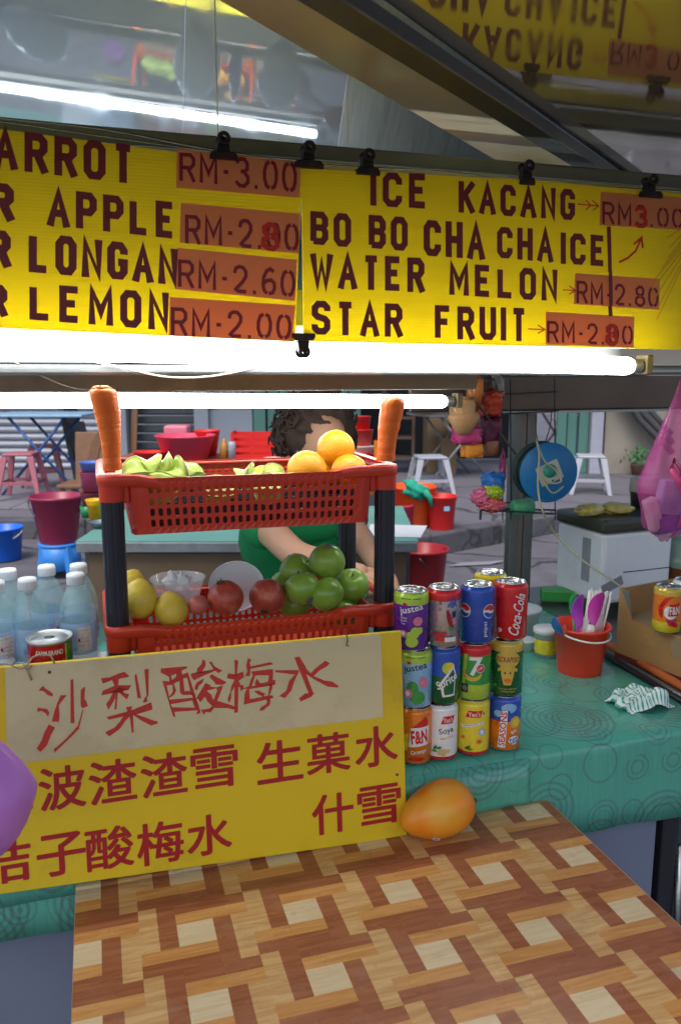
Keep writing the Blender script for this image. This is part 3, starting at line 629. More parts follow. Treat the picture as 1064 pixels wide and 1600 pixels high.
# ================================================================== FRONT TABLE with printed parquet cover
TZ = .70
tbl = stall_thing('front_table', 'low table in front of the stall covered with brown basket-weave wood print vinyl', 'table', 0, 0, 0)
def wood(name, c1, c2, rough=.2, rz=0.):
    m = M(name, c1, rough, var=0); n, l, b = nodes_of(m)
    tc = n.new('ShaderNodeTexCoord'); mp = n.new('ShaderNodeMapping'); mp.inputs['Rotation'].default_value = (0, 0, rz); mp.inputs['Scale'].default_value = (7, 80, 9); l.new(tc.outputs['Object'], mp.inputs[0])
    t = n.new('ShaderNodeTexNoise'); t.inputs['Scale'].default_value = 1; t.inputs['Detail'].default_value = 4; t.inputs['Distortion'].default_value = 1.4; l.new(mp.outputs[0], t.inputs['Vector'])
    mr = n.new('ShaderNodeMapRange'); mr.inputs[1].default_value = .35; mr.inputs[2].default_value = .68; l.new(t.outputs['Fac'], mr.inputs[0])
    mx = n.new('ShaderNodeMix'); mx.data_type = 'RGBA'; l.new(mr.outputs[0], mx.inputs['Factor']); mx.inputs['A'].default_value = (*c1, 1); mx.inputs['B'].default_value = (*c2, 1); l.new(mx.outputs['Result'], b.inputs['Base Color'])
    sc = n.new('ShaderNodeTexNoise'); sc.inputs['Scale'].default_value = 14; sc.inputs['Detail'].default_value = 9; sc.inputs['Roughness'].default_value = .75; l.new(tc.outputs['Object'], sc.inputs['Vector'])
    s3 = n.new('ShaderNodeMapRange'); s3.inputs[1].default_value = .56; s3.inputs[2].default_value = .72; s3.inputs[4].default_value = .45; l.new(sc.outputs['Fac'], s3.inputs[0])
    m4 = n.new('ShaderNodeMix'); m4.data_type = 'RGBA'; l.new(s3.outputs[0], m4.inputs['Factor']); l.new(mx.outputs['Result'], m4.inputs['A']); m4.inputs['B'].default_value = (.3, .2, .12, 1); l.new(m4.outputs['Result'], b.inputs['Base Color'])
    bb = n.new('ShaderNodeBump'); bb.inputs['Strength'].default_value = .12; bb.inputs['Distance'].default_value = .003; l.new(sc.outputs['Fac'], bb.inputs['Height']); l.new(bb.outputs[0], b.inputs['Normal'])
    t2 = n.new('ShaderNodeTexNoise'); t2.inputs['Scale'].default_value = 7; t2.inputs['Detail'].default_value = 6; l.new(tc.outputs['Object'], t2.inputs['Vector'])
    m3 = n.new('ShaderNodeMapRange'); m3.inputs[1].default_value = .4; m3.inputs[2].default_value = .7; m3.inputs[3].default_value = rough; m3.inputs[4].default_value = rough + .22; l.new(t2.outputs['Fac'], m3.inputs[0]); l.new(m3.outputs[0], b.inputs['Roughness'])
    return m
rd, ry, rl, rlt = ((.25, .078, .032), (.34, .125, .055)), ((.46, .2, .055), (.58, .3, .1)), ((.46, .24, .085), (.62, .39, .17)), ((.58, .43, .24), (.64, .52, .33))
mt = [wood('print_dark_across', *rd), wood('print_dark_along', *rd, rz=PI / 2), wood('print_tan_across', *ry), wood('print_tan_along', *rl, rz=PI / 2), wood('print_pale_square', *rlt)]
PU, PV, U0, V0 = .168, .151, .0245, 1.187
TU0, TU1, TV0, TV1 = -.071, .829, .42, 1.294
pieces = [(0, 1, 0, 4, 3), (1, 2, 0, 4, 1), (2, 6, 0, 1, 0), (2, 6, 1, 2, 2), (2, 4, 2, 4, 4), (4, 5, 2, 6, 1), (5, 6, 2, 6, 3), (0, 4, 4, 5, 2), (0, 4, 5, 6, 0)]
mb = MB()
for i in range(-2, 7):
    for j in range(-2, 7):
        for a0, a1, b0, b1, mi in pieces:
            x0, x1 = U0 + (i + a0 / 6) * PU, U0 + (i + a1 / 6) * PU
            y1, y0 = V0 - (j + b0 / 6) * PV, V0 - (j + b1 / 6) * PV
            x0, x1, y0, y1 = max(x0, TU0), min(x1, TU1), max(y0, TV0), min(y1, TV1)
            if x1 - x0 < 1e-4 or y1 - y0 < 1e-4: continue
            mb.add([(x0, y0, TZ), (x1, y0, TZ), (x1, y1, TZ), (x0, y1, TZ)], [(0, 1, 2, 3)], mi)
mb.build('printed_cover', mt, tbl, fix=False)
MB().box(TU0 - .001, TU1 + .004, TV0, TV1 + .001, TZ - .018, TZ - .0008).build('tabletop', M('edge_tan', (.5, .27, .12), .4, scale=30), tbl, bevel=.003)
for u in (TU0 + .05, TU1 - .09):
    for v in (TV0 + .05, TV1 - .09): MB().box(u, u + .035, v, v + .035, 0, TZ - .0185).build('leg', m_steel_dull, tbl, bevel=.003)

# ================================================================== YELLOW CHINESE SIGN leaning on the counter edge
sg0, sg1 = Vector((.0, 1.262, TZ + .001)), Vector((.0, 1.298, 1.082))        # a point on the bottom edge, one on the top edge
sgn = (sg1 - sg0).cross(Vector((1, 0, 0))).normalized()
if sgn.y > 0: sgn = -sgn
up_s = (sg1 - sg0).normalized()
def onsign(px, py, off=0.):
    r = UV(ray(px, py)); o = Vector((0, 0, CAM_H)); t = (sg0 - o).dot(sgn) / r.dot(sgn); return o + r * t + sgn * off
sign = stall_thing('chinese_sign', 'worn yellow board with red Chinese characters and a cream paper strip leaning against the counter', 'sign', 0, 0, 0)
def slab_on(pts, off0, off1, mat, name, parent, bevel=0.):
    p = [onsign(*q) for q in pts]; n = len(p); mb = MB()
    mb.add([q + sgn * off1 for q in p] + [q + sgn * off0 for q in p], [tuple(range(n)), tuple(range(2 * n - 1, n - 1, -1))] + [(i, (i + 1) % n, n + (i + 1) % n, n + i) for i in range(n)])
    return mb.build(name, mat, parent, bevel=bevel)
m_ysign = M('sign_yellow_paint', (.68, .48, .015), .42, var=.12, scale=5, bump=.1, bscale=120, dirt=.75, dirtcol=(.3, .2, .03))
slab_on([(-70, 1049), (627, 986), (636, 1307), (-70, 1408)], -.009, 0, m_ysign, 'board', sign, bevel=.0015)
slab_on([(9, 1043), (595, 991), (598, 1120), (12, 1195)], .0002, .0011, M('sign_paper_cream', (.6, .52, .31), .6, var=.1, scale=8, bump=.1, dirt=.45, dirtcol=(.28, .2, .08)), 'paper_strip', sign)
m_red = M('sign_red_paint', (.36, .012, .018), .45, var=.15, scale=30)
m_crayon = M('sign_red_crayon', (.5, .035, .025), .6, var=.35, scale=220)
ucx = Vector((1, 0, 0)); 
def hanzi(ch, x0, y0, x1, y1, mat, bold, off, shear=0., wob=0., name='character', rot=0.):
    c_ = onsign((x0 + x1) / 2, (y0 + y1) / 2, off)
    h = (onsign((x0 + x1) / 2, y0) - onsign((x0 + x1) / 2, y1)).length
    w = (onsign(x1, (y0 + y1) / 2) - onsign(x0, (y0 + y1) / 2)).length
    vs, fs = fit_text(ch, 1, 1, 0); k = .93
    h -= abs(w) * .0
    P = []
    for x, y in vs:
        x *= w; y *= h * k
        if wob:
            q = Vector((x * 38, y * 38, ord(ch) % 17)); x += wob * noise.noise(q); y += wob * noise.noise(q + Vector((9, 3, 1))); x += wob * .35 * noise.noise(q * 5); y += wob * .35 * noise.noise(q * 5 + Vector((4, 4, 4)))
        x, y = x + shear * y, y
        x, y = x * math.cos(rot) - y * math.sin(rot), x * math.sin(rot) + y * math.cos(rot)
        P.append(c_ + ucx * x + up_s * y)
    mb = MB(); sh = bold * h
    for k, (a, b) in enumerate(((0, 0), (1, 1), (-1, 1), (1, -1), (-1, -1), (1.3, 0), (-1.3, 0)) if bold > 0 else ((0, 0),)):
        mb.add([q + ucx * a * sh + up_s * b * sh + sgn * .00007 * k for q in P], fs)
    return mb.build(name, mat, sign, fix=False)
for ch, *b in (('波', -16, 1202, 50, 1272), ('波', 63, 1195, 133, 1266), ('渣', 141, 1185, 213, 1256), ('渣', 222, 1175, 292, 1245), ('雪', 300, 1165, 371, 1233), ('生', 403, 1155, 472, 1223), ('菓', 480, 1144, 546, 1209), ('水', 556, 1133, 620, 1199),
               ('什', 489, 1238, 551, 1303), ('雪', 560, 1225, 625, 1290), ('桔', -32, 1312, 48, 1382), ('子', 60, 1300, 133, 1369), ('酸', 136, 1290, 208, 1359), ('梅', 216, 1282, 286, 1351), ('水', 294, 1271, 361, 1337)):
    hanzi(ch, *b, m_red, .014, .0006)
for ch, sh_, *b in (('沙', .15, 58, 1062, 142, 1173), ('梨', .0, 163, 1047, 243, 1147), ('酸', -.1, 258, 1030, 356, 1120), ('梅', .1, 354, 1027, 430, 1112), ('水', -.15, 430, 1018, 526, 1096)):
    hanzi(ch, *b, m_crayon, -.004, .0016, shear=sh_, wob=.011, name='handwritten_character', rot=.07)
# nail, hook and string
p = onsign(541, 1000, .002); MB().tube([p + Vector((0, 0, .012)), p + Vector((.001, -.003, 0)), p + Vector((-.002, -.004, -.008)), p + Vector((.003, -.004, -.010))], .0011, 6).build('wire_hook', m_wire_d, sign, smooth=True)
p0 = onsign(14, 1036, .006); p1 = onsign(48, 1052, .006); p2 = onsign(62, 1030, .01); p3 = onsign(86, 1034, .0)
m_string = M('twine', (.36, .29, .18), .9, var=.3, scale=200)
pts = [p0 + Vector((-.03, .0, .002)), p0, onsign(34, 1044, .005), onsign(42, 1040, .006), onsign(52, 1026, .004), onsign(68, 1020, .004), onsign(80, 1024, .004), onsign(86, 1036, .003)]
mbs = MB().tube(pts, .0016, 6); mbs.tube([onsign(42, 1042, .004), onsign(45, 1050, .004), onsign(50, 1062, .003)], .0016, 6); mbs.tube([onsign(38, 1036, .005), onsign(46, 1044, .006), onsign(50, 1038, .005)], .0022, 6)
mbs.build('string', m_string, sign, smooth=True)
for (x, y) in ((78, 1050), (620, 1210), (612, 1250)):
    MB().lathe([(0, .0015), (.0022, .0012), (.0028, 0)], 10).build('nail_head', m_wire_d, sign, loc=onsign(x, y, .0014), rot=(PI / 2, 0, 0))

# ================================================================== RED SHELF RACK
m_rack = M('rack_red_plastic', (.56, .04, .017), .34, var=.07, scale=12, sss=.0, coat=.1)
m_post = M('rack_post_navy', (.012, .016, .028), .3, var=.1, coat=.2)
rack = stall_thing('shelf_rack', 'two tier red plastic basket rack on black posts standing on the counter', 'rack', 0, 0, 0)
RU0, RU1, RV0, RV1 = .02, .523, 1.42, 1.66
posts = [(RU0, RV0), (RU1, RV0), (RU0, RV1), (RU1, RV1)]
def rrect(u0, u1, v0, v1, r, n=6, step=.012):
    pts = []
    for cx, cy, a in ((u1 - r, v0 + r, -90), (u1 - r, v1 - r, 0), (u0 + r, v1 - r, 90), (u0 + r, v0 + r, 180)):
        for k in range(n + 1): t = R(a + 90 * k / n); pts.append(Vector((cx + r * math.cos(t), cy + r * math.sin(t))))
    # resample straight runs
    out_ = []
    for i in range(len(pts)):
        a, b = pts[i], pts[(i + 1) % len(pts)]; k = max(1, int((b - a).length / step))
        for j in range(k): out_.append(a.lerp(b, j / k))
    return out_
def basket(zt, zb, label):
    t = tag(bpy.data.objects.new('tray', None)); C.objects.link(t); t.parent = rack; t['label'] = label
    u0, u1, v0, v1 = RU0 + .018, RU1 - .018, RV0 - .016, RV1 + .014
    # wall: cells with rounded slots mapped around a tapered rounded rectangle
    path = rrect(u0 + .008, u1 - .008, v0 + .002, v1 - .002, .02, 5, .004); n = len(path); cum = [0]
    for i in range(n): cum.append(cum[-1] + (path[(i + 1) % n] - path[i]).length)
    P = cum[-1]; cen = Vector(((u0 + u1) / 2, (v0 + v1) / 2))
    import bisect
    def at(s, h):
        s %= P; i = min(n - 1, bisect.bisect_right(cum, s) - 1); q = path[i].lerp(path[(i + 1) % n], (s - cum[i]) / max(1e-9, cum[i + 1] - cum[i]))
        tp = .006 * (1 - h); d = q - cen; L = Vector((u1 - u0, v1 - v0)) / 2
        q = cen + Vector((d.x * (1 - tp / L.x), d.y * (1 - tp / L.y))); return (q.x, q.y, zb + (zt - .006 - zb) * h)
    nc = round(P / .0143); cw = P / nc; mb = MB()
    rows = [(.1, .29), (.29, .49), (.49, .69), (.69, .89)]
    def strip_q(h0, h1, sub=1):
        for i in range(nc * 2):
            s0, s1 = i * cw / 2, (i + 1) * cw / 2
            mb.add([at(s0, h0), at(s1, h0), at(s1, h1), at(s0, h1)], [(0, 1, 2, 3)])
    strip_q(0, rows[0][0]); strip_q(rows[-1][1], 1)
    for h0, h1 in rows:
        H = (h1 - h0)
        for i in range(nc):
            s0 = i * cw; sc, hc = s0 + cw / 2, (h0 + h1) / 2; hw = cw * .29; hh = H * .36
            q = at(sc, .5); solid = (q[0] - u0 < .043 or u1 - q[0] < .043) and (q[1] < v0 + .03 or q[1] > v1 - .03)
            if solid:
                mb.add([at(s0, h0), at(s0 + cw, h0), at(s0 + cw, h1), at(s0, h1)], [(0, 1, 2, 3)]); continue
            hole = []; outer = []
            rr = hw / cw * (cw) ; ry = hw / (zt - zb)
            for k in range(12):
                a = 2 * PI * k / 12 + PI / 12; cx, cy = math.cos(a), math.sin(a)
                hx = sc + hw * cx; hy = hc + (hh - ry) * (1 if cy > 0 else -1) + ry * cy
                m_ = max(abs(cx) , abs(cy)); ox = sc + cw / 2 * cx / m_; oy = hc + H / 2 * cy / m_
                hole.append(at(hx, hy)); outer.append(at(ox, oy))
            mb.add(outer + hole, [(k, (k + 1) % 12, 12 + (k + 1) % 12, 12 + k) for k in range(12)])
            # corner triangles of the cell
            cor = [(s0 + cw, h1), (s0, h1), (s0, h0), (s0 + cw, h0)]
            for ci, (a_, b_2) in enumerate(((1, 0), (4, 3), (7, 6), (10, 9))):
                x, y = cor[ci]; mb.add([outer[b_2], outer[a_], at(x, y)], [(0, 1, 2)])
    o = mb.build('basket_wall', m_rack, t); md = o.modifiers.new('thick', 'SOLIDIFY'); md.thickness = .0022; md.offset = 0
    # merge for clean solidify
    bm = bmesh.new(); bm.from_mesh(o.data); bmesh.ops.remove_doubles(bm, verts=bm.verts, dist=.00005); bmesh.ops.recalc_face_normals(bm, faces=bm.faces); bm.to_mesh(o.data); bm.free()
    # floor of crossing bars
    mb = MB(); a, b, c, d = u0 + .025, u1 - .025, v0 + .02, v1 - .02; k = 0
    mb.box(a - .008, b + .008, c - .008, d + .008, zb - .001, zb + .0015)
    mb.build('basket_floor', m_rack, t)
    # rim: swept lip that dips along the middle of the long sides
    rp = rrect(RU0 - .021, RU1 + .021, RV0 - .022, RV1 + .022, .026, 6, .012)
    prof = [(.0, -.017), (.0015, -.0165), (.003, -.001), (0, .0015), (-.004, .002), (-.010, .0012), (-.011, -.001)]
    vs = []; m = len(prof)
    for i, q in enumerate(rp):
        tdir = (rp[(i + 1) % len(rp)] - rp[i - 1]).normalized(); nn = Vector((tdir.y, -tdir.x))
        wside = 1 if (q.y < RV0 or q.y > RV1) else 0
        dip = -.012 * smoothstep(RU0 + .03, RU0 + .1, q.x) * (1 - smoothstep(RU1 - .13, RU1 - .06, q.x)) * wside
        inset = .012 * smoothstep(RU0 + .03, RU0 + .09, q.x) * (1 - smoothstep(RU1 - .1, RU1 - .04, q.x)) * wside
        for a, z in prof: vs.append((q.x + nn.x * (a - inset), q.y + nn.y * (a - inset), zt + z + dip))
    N = len(rp); fs = [(i * m + k, ((i + 1) % N) * m + k, ((i + 1) % N) * m + k + 1, i * m + k + 1) for i in range(N) for k in range(m - 1)]
    o = MB().add(vs, fs).build('rim', m_rack, t, smooth=True); md = o.modifiers.new('thick', 'SOLIDIFY'); md.thickness = .0022; md.offset = 0
    # flange between the rim and the wall
    ip = rrect(u0 + .006, u1 - .006, v0, v1, .02, 6, .012); 
    for (u, v) in posts:
        MB().lathe([(.0212, -.045), (.0216, -.006), (.0225, -.002), (.0225, .0015), (.0, .0018)], 28, c=(u, v, zt)).build('corner_socket', m_rack, t, smooth=True)
        su = 1 if u < .3 else -1; sv = 1 if v < 1.5 else -1
        MB().box(min(u, u + su * .03), max(u, u + su * .03), min(v - sv * .003, v + sv * .015), max(v - sv * .003, v + sv * .015), zt - .05, zt - .006).build('corner_gusset', m_rack, t, bevel=.003)
    return t
ZT1, ZT2 = 1.374, 1.104
basket(ZT1, 1.268, 'upper red tray'); basket(ZT2, .992, 'lower red tray')
basket(.90, .815, 'bottom red tray')
for (u, v) in posts:
    for z0, z1 in ((ZT2 + .002, ZT1 - .0455), (.902, ZT2 - .0455), (.803, .853)):
        mb = MB(); prof = []; nn = 40; vs = []
        for z in (z0, z1):
            for j in range(nn): r = .0198 - (.0012 if j % 5 == 0 else 0); a = 2 * PI * j / nn; vs.append((u + r * math.cos(a), v + r * math.sin(a), z))
        mb.add(vs, [(j, (j + 1) % nn, nn + (j + 1) % nn, nn + j) for j in range(nn)]).build('post', m_post, rack)

# ------------------------------------------------------------------ carrots
m_carrot = M('carrot_skin', (.74, .14, .012), .4, var=.22, scale=9, bump=.4, bscale=26, sss=.03, stretch=(1, 1, 7))
m_cut = M('carrot_cut', (.75, .24, .05), .6, var=.15, scale=60)
def carrot(label, base, tip, r0, r1, bend, seed, knob=True):
    base, tip = Vector(base), Vector(tip); L = (tip - base).length; d = (tip - base) / L
    t = thing('carrot', label, 'carrot', W(*base), YAW, 'carrots stuck upright in the rack posts')
    mb = MB(); vs = []; NR, NS = 40, 24
    for i in range(NR + 1):
        s = i / NR; c = d * L * s + Vector((bend * math.sin(PI * s), 0, 0)); r = r0 + (r1 - r0) * smoothstep(.15, .95, s)
        r += .0009 * noise.noise(Vector((s * 9, seed, 0)))
        if s > .82 and not knob: r *= math.sqrt(max(.004, 1 - ((s - .82) / .1805) ** 2))
        if s > .93 and knob: r *= math.sqrt(max(0, 1 - ((s - .93) / .07) ** 2)) * .45 + .55
        for j in range(NS):
            a = 2 * PI * j / NS; rr = r * (1 + .03 * noise.noise(Vector((math.cos(a), math.sin(a), s * 5 + seed))) - .02 * max(0, noise.noise(Vector((math.cos(a) * .8, math.sin(a) * .8, s * 60 + seed)))))
            vs.append(c + Vector((rr * math.cos(a), rr * math.sin(a), 0)))
    fs = [(i * NS + j, i * NS + (j + 1) % NS, (i + 1) * NS + (j + 1) % NS, (i + 1) * NS + j) for i in range(NR) for j in range(NS)] + [tuple(NR * NS + j for j in range(NS))]
    mb.add(vs, fs).build('root', m_carrot, t, smooth=True)
    if knob: blob('cut_crown', m_cut, t, (.0145, .0145, .0045), .5, 4, seed, loc=(d * (L - .001)), seg=20)
    return t
cl0, cl1 = gv(176, 737, 1.42), gv(160, 606, 1.42)
carrot('left carrot with its thick cut end up, on the left front post of the rack', (cl0.x, 1.42, 1.383), (cl1.x, 1.42, cl1.z), .0152, .0235, .004, 1)
cr0, cr1 = gv(602, 737, 1.42), gv(617, 617, 1.42)
carrot('right rounded carrot leaning outwards on the right front post of the rack', (cr0.x, 1.42, 1.383), (cr1.x, 1.42, cr1.z), .0175, .0235, -.003, 5, knob=False)
# ------------------------------------------------------------------ fruit
m_orange = M('orange_peel', (.74, .33, .012), .38, var=.1, scale=8, bump=.35, bscale=420, sss=.1)
m_greenap = M('green_apple_skin', (.2, .36, .045), .3, var=.3, scale=26, coat=.12, dirt=.3, dirtcol=(.36, .42, .12))
n_, l_, b_ = nodes_of(m_greenap)
m_pom = M('pomegranate_skin', (.42, .07, .045), .36, var=.5, scale=45, bump=.25, bscale=90, dirt=.7, dirtcol=(.55, .3, .14))
m_lemon = M('yellow_pear_skin', (.7, .52, .06), .42, var=.2, scale=30, bump=.3, bscale=120, dirt=.5, dirtcol=(.4, .32, .06))
m_star = M('starfruit_skin', (.38, .5, .1), .3, var=.25, scale=20, sss=.1)
m_stem = M('fruit_stem', (.09, .06, .03), .8)
def fruit(kind, label, u, v, z, r, mat, grp, sq=.95, dimple=.0, tilt=(0, 0), seed=0, sticker_=None, knob=False, nose=0.):
    t = stall_thing(kind, label, kind, u, v, z, group=grp)
    def fn(p, d, th, ph):
        k = 1.
        if dimple: k -= dimple * math.exp(-(th / .35) ** 2) + dimple * .6 * math.exp(-((PI - th) / .3) ** 2)
        if nose: k += nose * math.exp(-(th / .4) ** 2)
        q = p * k; 
        if dimple: q.x *= 1 - .07 * (1 - math.cos(th)) * .5; q.y *= 1 - .07 * (1 - math.cos(th)) * .5
        return q
    o = blob('flesh', mat, t, (r, r, r * sq), .035, 1.6, seed, seg=36, fn=fn, rot=(tilt[0], tilt[1], seed))
    Mx = Matrix.Rotation(0, 3, 'X')
    from mathutils import Euler
    e = Euler((tilt[0], tilt[1], seed)).to_matrix(); topn = e @ Vector((0, 0, 1)); top = topn * r * sq * (1 - dimple + nose)
    if dimple and not knob: MB().tube([top - topn * .002, top + topn * .004 + Vector((.001, 0, 0)), top + topn * .009 + Vector((.003, 0, 0))], [.0016, .0012, .0016], 6).build('stem', m_stem, t, smooth=True)
    if knob:
        mb = MB()
        for k in range(6):
            a = k * PI / 3; ax = e @ Vector((math.cos(a), math.sin(a), 0)); mb.add([top + ax * .006 - topn * .003, top + (e @ Vector((math.cos(a + .9), math.sin(a + .9), 0))) * .006 - topn * .003, top + ax * .0085 + topn * .007], [(0, 1, 2), (0, 2, 1)])
        mb.tube([top - topn * .004, top + topn * .003], [.0075, .006], 10).build('calyx', m_stem, t)
    if sticker_:
        a, b = sticker_; d = Vector((math.sin(a) * math.cos(b), -math.cos(a) * math.cos(b), math.sin(b))); x = d.orthogonal().normalized(); y = d.cross(x)
        m = MB(); vs = []
        for rr in (0, .5, 1):
            for k in range(16): q = d * (r * 1.0) + (x * math.cos(k * PI / 8) + y * math.sin(k * PI / 8)) * .008 * rr; q = q.normalized() * r * 1.012; vs.append(q)
        m.add(vs, [(i * 16 + k, i * 16 + (k + 1) % 16, (i + 1) * 16 + (k + 1) % 16, (i + 1) * 16 + k) for i in range(2) for k in range(16)]).build('sticker', M('fruit_sticker', (.12, .13, .17), .4), t, smooth=True)
    return t
def at_(px, py, v): p = gv(px, py, v); return p.x, p.y, p.z
og = 'oranges in the upper tray'
x, y, z = at_(480, 734, 1.49); fruit('orange', 'left large orange of the pile in the upper tray', x, y, z, .039, m_orange, og, tilt=(.4, .2), seed=1)
x, y, z = at_(525, 701, 1.53); fruit('orange', 'topmost orange resting on the pile in the upper tray', x, y, z, .038, m_orange, og, tilt=(.9, .3), seed=2)
x, y, z = at_(546, 738, 1.49); fruit('orange', 'right orange of the pile, beside the right carrot', x, y, z, .0365, m_orange, og, tilt=(.6, -.3), seed=3)
x, y, z = at_(513, 741, 1.575); fruit('orange', 'orange at the back of the pile, glimpsed between the other oranges', x, y, z, .035, m_orange, og, seed=4)
x, y, z = at_(565, 752, 1.57); fruit('orange', 'small orange mostly hidden behind the right end of the upper tray', x, y, z - .01, .03, m_orange, og, seed=9)
m_ridge = M('starfruit_ridge', (.5, .52, .2), .5)
def starfruit(label, px, py, v, L, rot, r=.028, seed=0):
    x, y, z = at_(px, py + (6 if py < 745 else 0), v); t = stall_thing('star_fruit', label, 'star fruit', x, y, z, group='star fruit in the upper tray')
    L *= .72; r *= 1.15; vs = []; NR, NS = 18, 40
    for i in range(NR + 1):
        s = i / NR; env = math.sin(PI * (.05 + .9 * s)) ** .38 * (1 - .2 * s)
        if i in (0, NR): env = .05
        for j in range(NS):
            a = 2 * PI * j / NS; k = 1 - .45 * abs(math.sin(2.5 * a)) ** .85; rr = 1.25 * r * env * k * (1 + .05 * noise.noise(Vector((a, s * 3, seed))))
            vs.append(((s - .5) * L, rr * math.cos(a), rr * math.sin(a)))
    fs = [(i * NS + j, i * NS + (j + 1) % NS, (i + 1) * NS + (j + 1) % NS, (i + 1) * NS + j) for i in range(NR) for j in range(NS)]
    fl = MB().add(vs, fs).build('flesh', m_star, t, smooth=True, rot=rot)
    for q in range(5):
        a = 2 * PI * q * .2; j = round(a / (2 * PI) * NS) % NS
        MB().tube([Vector(vs[i * NS + j]) * 1.005 for i in range(NR + 1)], .0009, 5).build('ridge_edge', m_ridge, fl, smooth=True)
    return t
starfruit('star fruit lying lowest at the left end of the upper tray', 212, 739, 1.47, .08, (.3, .1, .6), .027, 1)
starfruit('star fruit with ridges up, left of the pointed one', 233, 730, 1.5, .075, (.9, -.1, 1.75), .029, 2)
starfruit('pointed star fruit standing highest in the upper tray', 264, 730, 1.5, .07, (.35, -.5, 1.5), .031, 3)
starfruit('star fruit just right of the pointed one', 285, 735, 1.48, .07, (.5, .1, -1.2), .027, 4)
starfruit('small star fruit at the end of the left heap', 302, 741, 1.5, .06, (.1, .0, .2), .022, 5)
starfruit('star fruit in the middle of the upper tray, left of the lime green one', 388, 741, 1.49, .075, (.6, .05, 1.1), .024, 6)
starfruit('star fruit close to the left large orange', 428, 741, 1.5, .07, (.2, .1, .3), .022, 7)
starfruit('star fruit seen through the slots under the left heap', 250, 763, 1.45, .09, (.4, 0, 0), .024, 8)
starfruit('star fruit seen through the slots below the middle of the tray', 345, 765, 1.46, .09, (.9, 0, .1), .024, 9)
starfruit('star fruit seen through the slots beside the oranges', 420, 763, 1.46, .08, (.5, 0, -.1), .024, 10)
x, y, z = at_(410, 744, 1.54); fruit('lemon', 'yellow lemon half hidden between star fruit in the upper tray', x, y, z, .022, m_lemon, None, seed=8)
liner = stall_thing('tray_liner', 'dark plastic liner lying in the upper tray beneath the fruit', 'liner', .27, 1.54, 1.2715)
MB().box(-.21, .21, -.085, .085, 0, .003).box(-.21, -.207, -.085, .085, 0.0031, .045).box(.207, .21, -.085, .085, .0031, .045).box(-.2069, .2069, -.085, -.082, .0031, .045).box(-.2069, .2069, .082, .085, .0031, .045).build('liner_tray', M('liner_dark', (.03, .03, .04), .4), liner)
gg = 'green apples heaped in the lower tray'
for lab, px, py, v, r, tl, sd_, st in (
    ('topmost green apple of the heap in the lower tray', 511, 878, 1.50, .038, (-.1, 1.0), 1, (.0, 1.2)),
    ('large green apple behind and left of the topmost one', 465, 893, 1.56, .039, (.3, -.7), 2, None),
    ('green apple with a dark sticker at the front left of the heap', 473, 919, 1.475, .036, (.2, .3), 3, (.25, -.5)),
    ('green apple at the front of the heap, stem towards the viewer', 510, 929, 1.46, .0365, (.85, 0), 4, None),
    ('green apple at the right end of the heap, near the black post', 549, 916, 1.515, .0385, (.3, .5), 5, None),
    ('green apple half hidden at the left edge of the heap', 446, 914, 1.56, .033, (0, 0), 7, None),
    ('green apple at the bottom of the heap behind the rim', 460, 945, 1.53, .033, (0, 0), 8, None),
    ('green apple seen through the slots at the bottom right of the heap', 535, 955, 1.5, .033, (0, 0), 9, None)):
    x, y, z = at_(px, py, v); fruit('green_apple', lab, x, y, z, r, m_greenap, gg, sq=.92, dimple=.16, tilt=tl, seed=sd_, sticker_=st)
pg = 'pomegranates in the lower tray'
x, y, z = at_(353, 934, 1.475); fruit('pomegranate', 'left red pomegranate in front of the clear lid', x, y, z, .0345, m_pom, pg, sq=.97, tilt=(-.35, 0), seed=2, knob=True)
x, y, z = at_(418, 932, 1.485); fruit('pomegranate', 'right darker red pomegranate between the lid and the apples', x, y, z, .0355, m_pom, pg, sq=.97, tilt=(2.3, .2), seed=6, knob=True)
x, y, z = at_(310, 945, 1.46); fruit('pomegranate', 'small pink fruit between the yellow pear and left pomegranate', x, y, z, .019, M('pink_fruit_skin', (.5, .13, .1), .4, var=.2), pg, seed=6)
yg = 'yellow pears in the lower tray'
for lab, px, py, v, r in (('yellow pear at the left end of the lower tray by the post', 217, 937, 1.47, .034), ('smaller yellow pear in front of the clear bowl', 268, 953, 1.46, .031), ('yellow pear behind the left one in the lower tray', 204, 918, 1.54, .031)):
    x, y, z = at_(px, py, v); fruit('yellow_pear', lab, x, y, z, r, m_lemon, yg, sq=1.05, nose=.12, tilt=(.5, -.3), seed=px)
m_clear = M('clear_plastic', (.9, .93, .95), .12, var=0, alpha=.22, spec=.8)
m_frost = M('frosted_plastic', (.75, .8, .84), .35, var=.05, alpha=.62)
x, y, z = at_(279, 925, 1.56); t = stall_thing('clear_bowl', 'clear plastic bowl in the lower tray behind the yellow pears', 'bowl', x, y, z - .03)
MB().lathe([(.0, 0), (.034, 0), (.046, .035), (.052, .056), (.055, .058), (.055, .06), (.051, .0595), (.044, .035), (.033, .003), (0, .003)], 36).build('bowl', m_clear, t, smooth=True)
blob('crumpled_wrap', m_frost, t, (.022, .02, .03), .9, 2.5, 3, loc=(0, 0, .035))
x, y, z = at_(370, 918, 1.57); t = stall_thing('round_container', 'large translucent white round lid standing tilted behind the pomegranates', 'container', x, y, z)
MB().lathe([(0, 0), (.05, .001), (.054, .004), (.0555, .01), (.0565, .01), (.0555, .002), (.051, -.001), (0, -.002)], 40).build('lid', m_frost, t, smooth=True, rot=(R(48), 0, R(-8)))
blob('gem', m_clear, t, (.001, .001, .001), 0, 1, 0) if False else None

